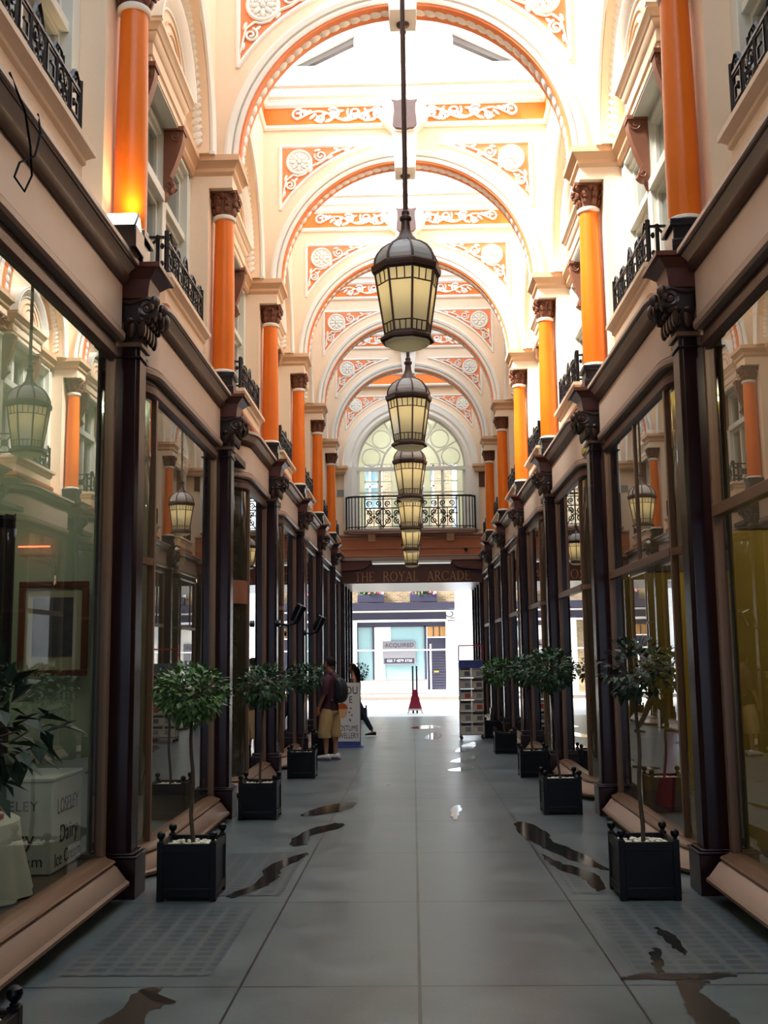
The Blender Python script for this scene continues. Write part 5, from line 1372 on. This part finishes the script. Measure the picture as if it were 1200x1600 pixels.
zf = ZF(22.2) + .004
r = thing('advertising_board', 'white advertising board for costume jewellery with a blue base behind the man', 'sign board', (-1.38, 22.2, zf))
t = MB(); t.box(-.27, .27, -.02, .02, .1, 1.30); t.build('panel', 'stone_white', r, bevel=.004)
t = MB(); t.box(-.28, .28, -.035, .035, .0, .11); t.prism([(-.35, 0), (.35, 0), (.28, .03), (-.28, .03)], 'y', -.15, .15); t.build('base', 'blue_card', r)
t = MB()
for x in (-.28, .272): t.box(x, x + .012, -.025, .025, .1, 1.31)
t.build('edge_strip', 'ink', r)
text('lettering', 'COSTUME', .115, 'ink', (0.0, -.022, .37), RX, r, .001, sx=.85, sy=1.4)
text('lettering', 'JEWELLERY', .115, 'ink', (0.0, -.022, .22), RX, r, .001, sx=.8, sy=1.4)
text('lettering', 'OU', .17, 'ink', (.10, -.022, 1.14), RX, r, .001, sy=1.3)
text('lettering', 'E', .15, 'ink', (.08, -.022, .95), RX, r, .001, sy=1.3)
M['skin_flat'] = mat('drawn_face', srgb(226, 178, 128), .7); M['red_hair'] = mat('drawn_red_hair', srgb(190, 84, 40), .7)
t = MB(); t.prism([(.11 * math.cos(a * PI / 12) - .1, .72 + .14 * math.sin(a * PI / 12)) for a in range(24)], 'y', -.025, -.019); fc = t.build('drawn_face', 'skin_flat', r)
t = MB(); t.prism([(.12 * math.cos(a * PI / 12) - .1, .77 + .12 * math.sin(a * PI / 12)) for a in range(13)], 'y', -.028, -.02); t.build('drawn_hair', 'red_hair', fc)
t = MB()
for x, z in ((.08, .78), (.05, .70), (.10, .64), (.06, .55), (.07, .53)): t.tube([(x, -.024, z), (x, -.019, z)], .022, 6)
t.build('drawn_stars', 'sign_grey', r)
# ================================================================== people
M['skin'] = mat('skin', srgb(176, 120, 96), .55, var=.06, scale=12)
M['hair'] = mat('dark_hair', srgb(30, 21, 19), .75, var=.3, scale=40, spec=.15)
M['maroon'] = mat('maroon_t_shirt', srgb(62, 24, 36), .85, var=.12, scale=14)
M['khaki'] = mat('khaki_shorts', srgb(176, 148, 100), .85, var=.12, scale=12)
M['shoe'] = mat('white_trainer', srgb(214, 212, 206), .5); M['shoe_sole'] = mat('blue_sole', srgb(70, 76, 120), .6)
M['denim'] = mat('dark_denim', srgb(36, 38, 60), .8, var=.2, scale=20); M['blacktop'] = mat('dark_top', srgb(30, 26, 34), .8)
M['bag'] = mat('black_backpack', srgb(28, 28, 36), .6, var=.2, scale=12); M['lip'] = mat('lips', srgb(140, 78, 70), .5); M['eye'] = mat('eye', srgb(26, 20, 18), .3)
def skin_obj(name, verts, edges, radii, m, parent, sub=2):
    me = bpy.data.meshes.new(name); me.from_pydata(verts, edges, []); o = bpy.data.objects.new(name, me); COL.objects.link(o)
    o.parent = parent
    md = o.modifiers.new('skin', 'SKIN'); md.use_smooth_shade = True; md.branch_smoothing = .6
    sv = me.skin_vertices[0].data
    for i, rr in enumerate(radii):
        sv[i].radius = (rr, rr) if not isinstance(rr, tuple) else rr
        sv[i].use_root = (i == 0)
    o.modifiers.new('sub', 'SUBSURF').levels = sub; o.modifiers['sub'].render_levels = sub
    bpy.context.view_layer.update()
    me2 = bpy.data.meshes.new_from_object(o.evaluated_get(bpy.context.evaluated_depsgraph_get()))
    o.modifiers.clear(); o.data = me2; bpy.data.meshes.remove(me)
    me2.name = name; me2.materials.clear(); me2.materials.append(M[m]); me2.polygons.foreach_set('use_smooth', [True] * len(me2.polygons))
    return o
def chain(V, E, R, start, pts):
    """append points [(p, r)], joined to vertex index start; returns last index"""
    prev = start
    for p, rr in pts:
        V.append(p); R.append(rr); 
        if prev is not None: E.append((prev, len(V) - 1))
        prev = len(V) - 1
    return prev
def hand(V, E, R, wrist, wp, d, curl, side):
    """palm, four bent fingers of unequal length and a thumb; d = down direction vector"""
    wp = Vector(wp); d = Vector(d).normalized(); f = Vector((1, 0, 0)); f = (f - d * f.dot(d)).normalized()
    c = Vector(curl)
    p = chain(V, E, R, wrist, [(tuple(wp + d * .05), (.036, .022)), (tuple(wp + d * .085), (.036, .02))])
    for i, ln in enumerate((.070, .080, .075, .058)):
        o = wp + d * .09 + f * (.03 - .02 * i)
        chain(V, E, R, p, [(tuple(o), .010), (tuple(o + d * ln * .5 + c * .012), .009), (tuple(o + d * ln * .9 + c * .035), .008)])
    o = wp + d * .035 + f * .04
    chain(V, E, R, p - 1, [(tuple(o), .011), (tuple(o + d * .035 + f * .012 + c * .01), .010), (tuple(o + d * .06 + f * .008 + c * .02), .008)])
# local axes: x forward, y left, z up
def shoe(root, x, y, sc_, toe=0.):
    t = MB()
    vs = []
    prof = [(-.09, .035, .075), (-.06, .042, .085), (0, .042, .075), (.07, .047, .06), (.13, .045, .045), (.175, .028, .03)]
    n = 12
    for px, w, h in prof:
        for i in range(n):
            a = 2 * PI * i / n; yy = w * math.cos(a); zz = .02 + max(0, h * (math.sin(a) * .5 + .5))
            vs.append((x + px * sc_, y + yy * sc_, zz * sc_))
    fs = [(j * n + i, j * n + (i + 1) % n, (j + 1) * n + (i + 1) % n, (j + 1) * n + i) for j in range(len(prof) - 1) for i in range(n)]
    fs += [tuple(range(n))[::-1], tuple((len(prof) - 1) * n + i for i in range(n))]
    t.add(vs, fs); return t
def face(root, hx, hz, yaw=0.):
    t = MB()
    for sy in (-1, 1): t.ell((hx + .087, sy * .034, hz + .012), (.010, .013, .008), 8, 6)
    t.build('eyes', 'eye', root)
    t = MB()
    for sy in (-1, 1): t.ell((hx + .089, sy * .034, hz + .036), (.010, .020, .005), 8, 5)
    t.build('eyebrows', 'hair', root)
    t = MB(); t.ell((hx + .088, 0, hz - .055), (.012, .024, .009), 10, 6); t.build('mouth', 'lip', root)

man = thing('person', 'person in a maroon t-shirt, khaki shorts and white trainers standing at the left shop windows', 'person', (-1.48, 18.97, ZF(18.97) + .005), rz=PI - .32)
V, E, R = [(0, 0, .97)], [], [(.12, .15)]
ch = chain(V, E, R, 0, [((-.005, 0, 1.10), (.105, .135)), ((-.01, 0, 1.26), (.12, .16)), ((-.02, 0, 1.41), (.105, .155)), ((-.015, 0, 1.49), (.06, .08))])
nk = chain(V, E, R, ch, [((.0, 0, 1.55), .058), ((.02, 0, 1.60), (.075, .062)), ((.012, 0, 1.66), (.095, .076)), ((.0, 0, 1.725), (.09, .074)), ((-.005, 0, 1.765), (.05, .045))])
hd = nk - 2
V.append((.105, 0, 1.652)); R.append(.018); E.append((hd, len(V) - 1)); chain(V, E, R, len(V) - 1, [((.122, 0, 1.636), .013)])
for sy in (-1, 1):
    chain(V, E, R, hd, [((.0, sy * .072, 1.66), .02), ((-.008, sy * .088, 1.668), .017)])
    wr = chain(V, E, R, ch - 1, [((-.02, sy * .18, 1.435), .06), ((-.02, sy * .225, 1.30), .048), ((.0, sy * .235, 1.16), .04), ((.06, sy * .235, 1.04), .034), ((.11, sy * .225, .93), .026)])
    hand(V, E, R, wr, V[wr], (.25, -.0, -1), (.3, -sy * .8, -.1), sy)
    x = .05 if sy > 0 else -.04
    an = chain(V, E, R, 0, [((0, sy * .09, .90), .09), ((x * .5 + .01, sy * .10, .70), .075), ((x + .015, sy * .105, .50), .056), ((x - .02, sy * .105, .33), .052), ((x - .02, sy * .105, .13), .036), ((x - .01, sy * .105, .07), .04)])
    chain(V, E, R, an, [((x + .08, sy * .115, .045), .035)])
skin_obj('body', V, E, R, 'skin', man)
face(man, .012, 1.655)
def loft(t, rings, n=24):
    """stack of ellipses (cx, z, half depth, half width)"""
    vs = [(cx + rx * math.cos(2 * PI * i / n), ry * math.sin(2 * PI * i / n), z) for cx, z, rx, ry in rings for i in range(n)]
    m = len(rings)
    t.add(vs, [(j * n + i, j * n + (i + 1) % n, (j + 1) * n + (i + 1) % n, (j + 1) * n + i) for j in range(m - 1) for i in range(n)] + [tuple(range(n))[::-1], tuple((m - 1) * n + i for i in range(n))])
t = MB(); loft(t, [(0, .845, .142, .185), (0, .86, .15, .19), (0, .95, .146, .185), (-.005, 1.08, .142, .178), (-.01, 1.2, .15, .188), (-.015, 1.32, .152, .2), (-.02, 1.41, .14, .205), (-.02, 1.46, .115, .185), (-.015, 1.5, .085, .125), (-.005, 1.53, .068, .085), (0, 1.54, .064, .07)])
for sy in (-1, 1): t.tube([(-.02, sy * .13, 1.43), (-.02, sy * .2, 1.40), (-.02, sy * .235, 1.31), (-.012, sy * .25, 1.22), (-.005, sy * .252, 1.15)], [.07, .085, .08, .075, .074], 18)
t.build('t_shirt', 'maroon', man, smooth=70)
t = MB(); loft(t, [(0, .99, .135, .17), (0, .95, .14, .175), (0, .86, .15, .19), (0, .80, .145, .185), (0, .77, .1, .15)])
for sy in (-1, 1):
    x = .05 if sy > 0 else -.04
    t.tube([(0, sy * .085, .88), (x * .3, sy * .10, .78), (x * .6, sy * .11, .64), (x + .01, sy * .118, .5), (x, sy * .12, .40), (x, sy * .12, .39)], [.11, .125, .124, .116, .118, .112], 20)
t.build('shorts', 'khaki', man, smooth=70)
for sy in (-1, 1):
    x = .05 if sy > 0 else -.04
    s_ = shoe(man, x, sy * .11, 1.12).build('trainer', 'shoe', man)
    t = MB(); t.prism([(x - .1, sy * .11 - .04), (x + .05, sy * .11 - .05), (x + .15, sy * .11 - .045), (x + .19, sy * .11), (x + .15, sy * .11 + .045), (x + .05, sy * .11 + .05), (x - .1, sy * .11 + .04)], 'z', .0, .03)
    t.build('sole', 'shoe_sole', s_)
def hair_cap(t, c, r, z_lim, x_lim):
    vs, fs = [], []; nu, nv = 24, 14
    rnd = random.Random(5)
    for j in range(nv + 1):
        th = PI * .5 * 1.35 * j / nv
        for i in range(nu):
            a = 2 * PI * i / nu; k = 1 + rnd.uniform(-.025, .025)
            vs.append((c[0] + r[0] * k * math.sin(th) * math.cos(a), c[1] + r[1] * k * math.sin(th) * math.sin(a), c[2] + r[2] * k * math.cos(th)))
    for j in range(nv):
        for i in range(nu):
            q = [j * nu + i, (j + 1) * nu + i, (j + 1) * nu + (i + 1) % nu, j * nu + (i + 1) % nu]
            m_ = sum((Vector(vs[p]) for p in q), Vector()) / 4
            if m_.x - c[0] > x_lim and m_.z - c[2] < z_lim: continue
            fs.append(tuple(q))
    t.add(vs, fs)
t = MB(); hair_cap(t, (-.008, 0, 1.695), (.108, .092, .105), .045, .03); t.build('hair', 'hair', man)
bp_ = thing('backpack', 'black backpack on the back of the person in shorts', 'backpack', (-1.48 + .155, 18.97 - .055, ZF(18.97) + .98), rz=-.32)
t = MB()
prof = [(-.02, .02), (.06, .0), (.13, .06), (.155, .18), (.14, .32), (.08, .44), (.0, .47), (-.02, .40)]
vs = []; n = len(prof)
for f, k in ((-.15, .72), (-.13, .93), (-.06, 1), (.06, 1), (.13, .93), (.15, .72)):
    vs += [(.03 + (x - .03) * k, f, .22 + (z - .22) * k) for x, z in prof]
t.add(vs, [tuple(range(n))[::-1], tuple(5 * n + i for i in range(n))] + [(j * n + i, j * n + (i + 1) % n, (j + 1) * n + (i + 1) % n, (j + 1) * n + i) for j in range(5) for i in range(n)])
o = t.build('bag', 'bag', bp_, smooth=80); o.modifiers.new('sub', 'SUBSURF').levels = 2; o.modifiers['sub'].render_levels = 2
for sy in (-1, 1):
    t = MB(); t.tube([(-.02, sy * .09, .43), (-.10, sy * .11, .52), (-.22, sy * .12, .50), (-.325, sy * .125, .40), (-.325, sy * .135, .25), (-.22, sy * .16, .12), (-.04, sy * .13, .06)], .022, 6, sq=(.5, 1.2)); t.build('strap', 'bag', bp_)

wom = thing('person', 'person with long dark hair in dark jeans striding left behind the white advertising board', 'person', (-1.40, 25.8, ZF(25.8) + .005), rz=PI)
V, E, R = [(0, 0, .93)], [], [(.105, .135)]
ch = chain(V, E, R, 0, [((.015, 0, 1.05), (.085, .11)), ((.03, 0, 1.20), (.10, .13)), ((.04, 0, 1.34), (.085, .13)), ((.045, 0, 1.42), (.05, .065))])
nk = chain(V, E, R, ch, [((.06, 0, 1.48), .048), ((.085, 0, 1.53), (.068, .056)), ((.08, 0, 1.59), (.088, .07)), ((.07, 0, 1.65), (.082, .068)), ((.065, 0, 1.69), (.045, .04))])
hd = nk - 2
V.append((.165, 0, 1.585)); R.append(.016); E.append((hd, len(V) - 1)); chain(V, E, R, len(V) - 1, [((.18, 0, 1.57), .011)])
arms = {1: [((.04, .155, 1.37), .045), ((.0, .185, 1.25), .036), ((-.06, .19, 1.13), .031), ((.02, .18, 1.03), .027), ((.11, .17, .95), .022)],
        -1: [((.04, -.155, 1.37), .045), ((.08, -.185, 1.25), .036), ((.12, -.19, 1.13), .031), ((.22, -.18, 1.06), .027), ((.31, -.17, 1.0), .022)]}
legs = {1: [((-.01, .085, .86), .085), ((-.13, .09, .66), .07), ((-.2, .09, .49), .053), ((-.31, .09, .28), .047), ((-.40, .09, .13), .034), ((-.405, .09, .08), .036)],
        -1: [((.02, -.085, .86), .085), ((.16, -.09, .68), .07), ((.26, -.09, .48), .053), ((.30, -.09, .30), .047), ((.34, -.09, .11), .034), ((.35, -.09, .07), .036)]}
for sy in (-1, 1):
    chain(V, E, R, hd, [((.06, sy * .068, 1.585), .017)])
    wr = chain(V, E, R, ch - 1, arms[sy]); hand(V, E, R, wr, V[wr], (.6, 0, -.8), (.3, -sy * .8, -.1), sy)
    an = chain(V, E, R, 0, legs[sy]); chain(V, E, R, an, [((legs[sy][-1][0][0] + .08, sy * .09, .035 if sy < 0 else .04), .03)])
skin_obj('body', V, E, R, 'skin', wom)
face(wom, .08, 1.585)
V, E, R = [(0, 0, .96)], [], [(.125, .15)]
ch = chain(V, E, R, 0, [((.015, 0, 1.06), (.105, .13)), ((.03, 0, 1.20), (.122, .15)), ((.04, 0, 1.32), (.105, .14)), ((.043, 0, 1.38), (.075, .11))])
skin_obj('top', V, E, R, 'blacktop', wom)
V, E, R = [(0, 0, .93)], [], [(.122, .15)]
for sy in (-1, 1): chain(V, E, R, 0, [(p, q + .018) for p, q in legs[sy][:-1]])
skin_obj('jeans', V, E, R, 'denim', wom)
for sy in (-1, 1):
    t = shoe(wom, legs[sy][-1][0][0], sy * .09, 1.0); t.build('shoe', 'blacktop', wom)
t = MB(); hair_cap(t, (.062, 0, 1.62), (.102, .09, .105), .05, .03)
t.tube([(.0, 0, 1.62), (-.04, 0, 1.52), (-.055, 0, 1.40), (-.05, 0, 1.28), (-.04, 0, 1.2)], [.08, .085, .08, .065, .03], 12, sq=(.75, 1.25)); t.build('hair', 'hair', wom)

# ================================================================== light
SUN_DIR = Vector((.55, .24, -.78)).normalized()
L = bpy.data.lights.new('sun', 'SUN'); L.energy = 13.0; L.angle = math.radians(11); L.color = (1, .95, .86)
lo = bpy.data.objects.new('sun', L); COL.objects.link(lo); lo.rotation_euler = SUN_DIR.to_track_quat('-Z', 'Y').to_euler(); lo.location = (-20, -10, 40)
W = bpy.data.worlds.new('sky'); sc.world = W; W.use_nodes = True
nt = W.node_tree; N = nt.nodes; N.clear()
bg = N.new('ShaderNodeBackground'); out = N.new('ShaderNodeOutputWorld')
tc = N.new('ShaderNodeTexCoord'); sp = N.new('ShaderNodeSeparateXYZ'); rp = N.new('ShaderNodeValToRGB')
nt.links.new(tc.outputs['Generated'], sp.inputs[0]); nt.links.new(sp.outputs[2], rp.inputs[0])
rp.color_ramp.elements[0].position = .0; rp.color_ramp.elements[0].color = (.62, .77, 1, 1)
rp.color_ramp.elements[1].position = .6; rp.color_ramp.elements[1].color = (.74, .87, 1, 1)
nt.links.new(rp.outputs[0], bg.inputs[0]); bg.inputs[1].default_value = 2.6
nt.links.new(bg.outputs[0], out.inputs[0])
def add_fill_lamp(x, y, z, e, col, label):  # fixture and point light added to brighten a shop interior
    t = MB(); t.lathe([(.06, .0), (.05, -.02), (.002, -.022)], 14)
    o = t.build('fill_lamp', M['shop_fill_bulb'], loc=(x, y, z)); tag(o, label, 'lamp')
    L = bpy.data.lights.new('shop_fill_light', 'POINT'); L.energy = e; L.color = col; L.shadow_soft_size = .06
    q = bpy.data.objects.new('shop_fill_light', L); COL.objects.link(q); q.location = (x, y, z - .08)
M['shop_fill_bulb'] = emis('shop_fill_glow', (1, .9, .7, 1), 6)
for s in (-1, 1):
    for b in BAYS:
        if b in (0, 1): add_fill_lamp(s * 3.0, YK(b) + 2.4, 4.1, (18 if s < 0 else 36) if b == 0 else (24 if s < 0 else 28), (1, .92, .72), 'round lamp added to brighten the %s shop on the %s' % (ORD[b], SIDE[s]))
        else: add_fill_lamp(s * 3.0, YK(b) + 2.4, 4.1, 7, (1, .85, .65), 'round lamp added to brighten the %s shop on the %s' % (ORD[b], SIDE[s]))

# ================================================================== camera
f_, pi_, ro_, ya_ = 1651.66, .134, .0122, .0256
def toworld(u, v):
    c, s = math.cos(ro_), math.sin(ro_); u, v = c * u - s * v, s * u + c * v
    X, Y, Z = u, 1., -v
    return X, Y, Z
def rot(X, Y, Z):
    c, s = math.cos(pi_), math.sin(pi_); Y, Z = c * Y - s * Z, s * Y + c * Z
    c, s = math.cos(ya_), math.sin(ya_); X, Y = c * X - s * Y, s * X + c * Y
    return Vector((X, Y, Z))
c, s = math.cos(ro_), math.sin(ro_)
right = rot(c, 0, -s); up = rot(s, 0, c); fwd = rot(0, 1, 0)
cam = bpy.data.cameras.new('camera'); cam.sensor_fit = 'AUTO'; cam.sensor_width = 36; cam.lens = 36 * f_ / 1600; cam.clip_start = .05; cam.clip_end = 500
co = bpy.data.objects.new('camera', cam); COL.objects.link(co)
m4 = Matrix((right, up, -fwd)).transposed().to_4x4(); m4.translation = (.005, 0, 1.688); co.matrix_world = m4
sc.camera = co
sc.view_settings.view_transform = 'Standard'; sc.view_settings.look = 'None'; sc.view_settings.gamma = 1; sc.view_settings.use_curve_mapping = False
sc.view_settings.exposure = 0.75
sc.cycles.max_bounces = 10; sc.cycles.transparent_max_bounces = 16; sc.cycles.diffuse_bounces = 5; sc.cycles.glossy_bounces = 4
sc.cycles.use_denoising = True; sc.cycles.sample_clamp_indirect = 8; sc.cycles.caustics_reflective = False; sc.cycles.caustics_refractive = False
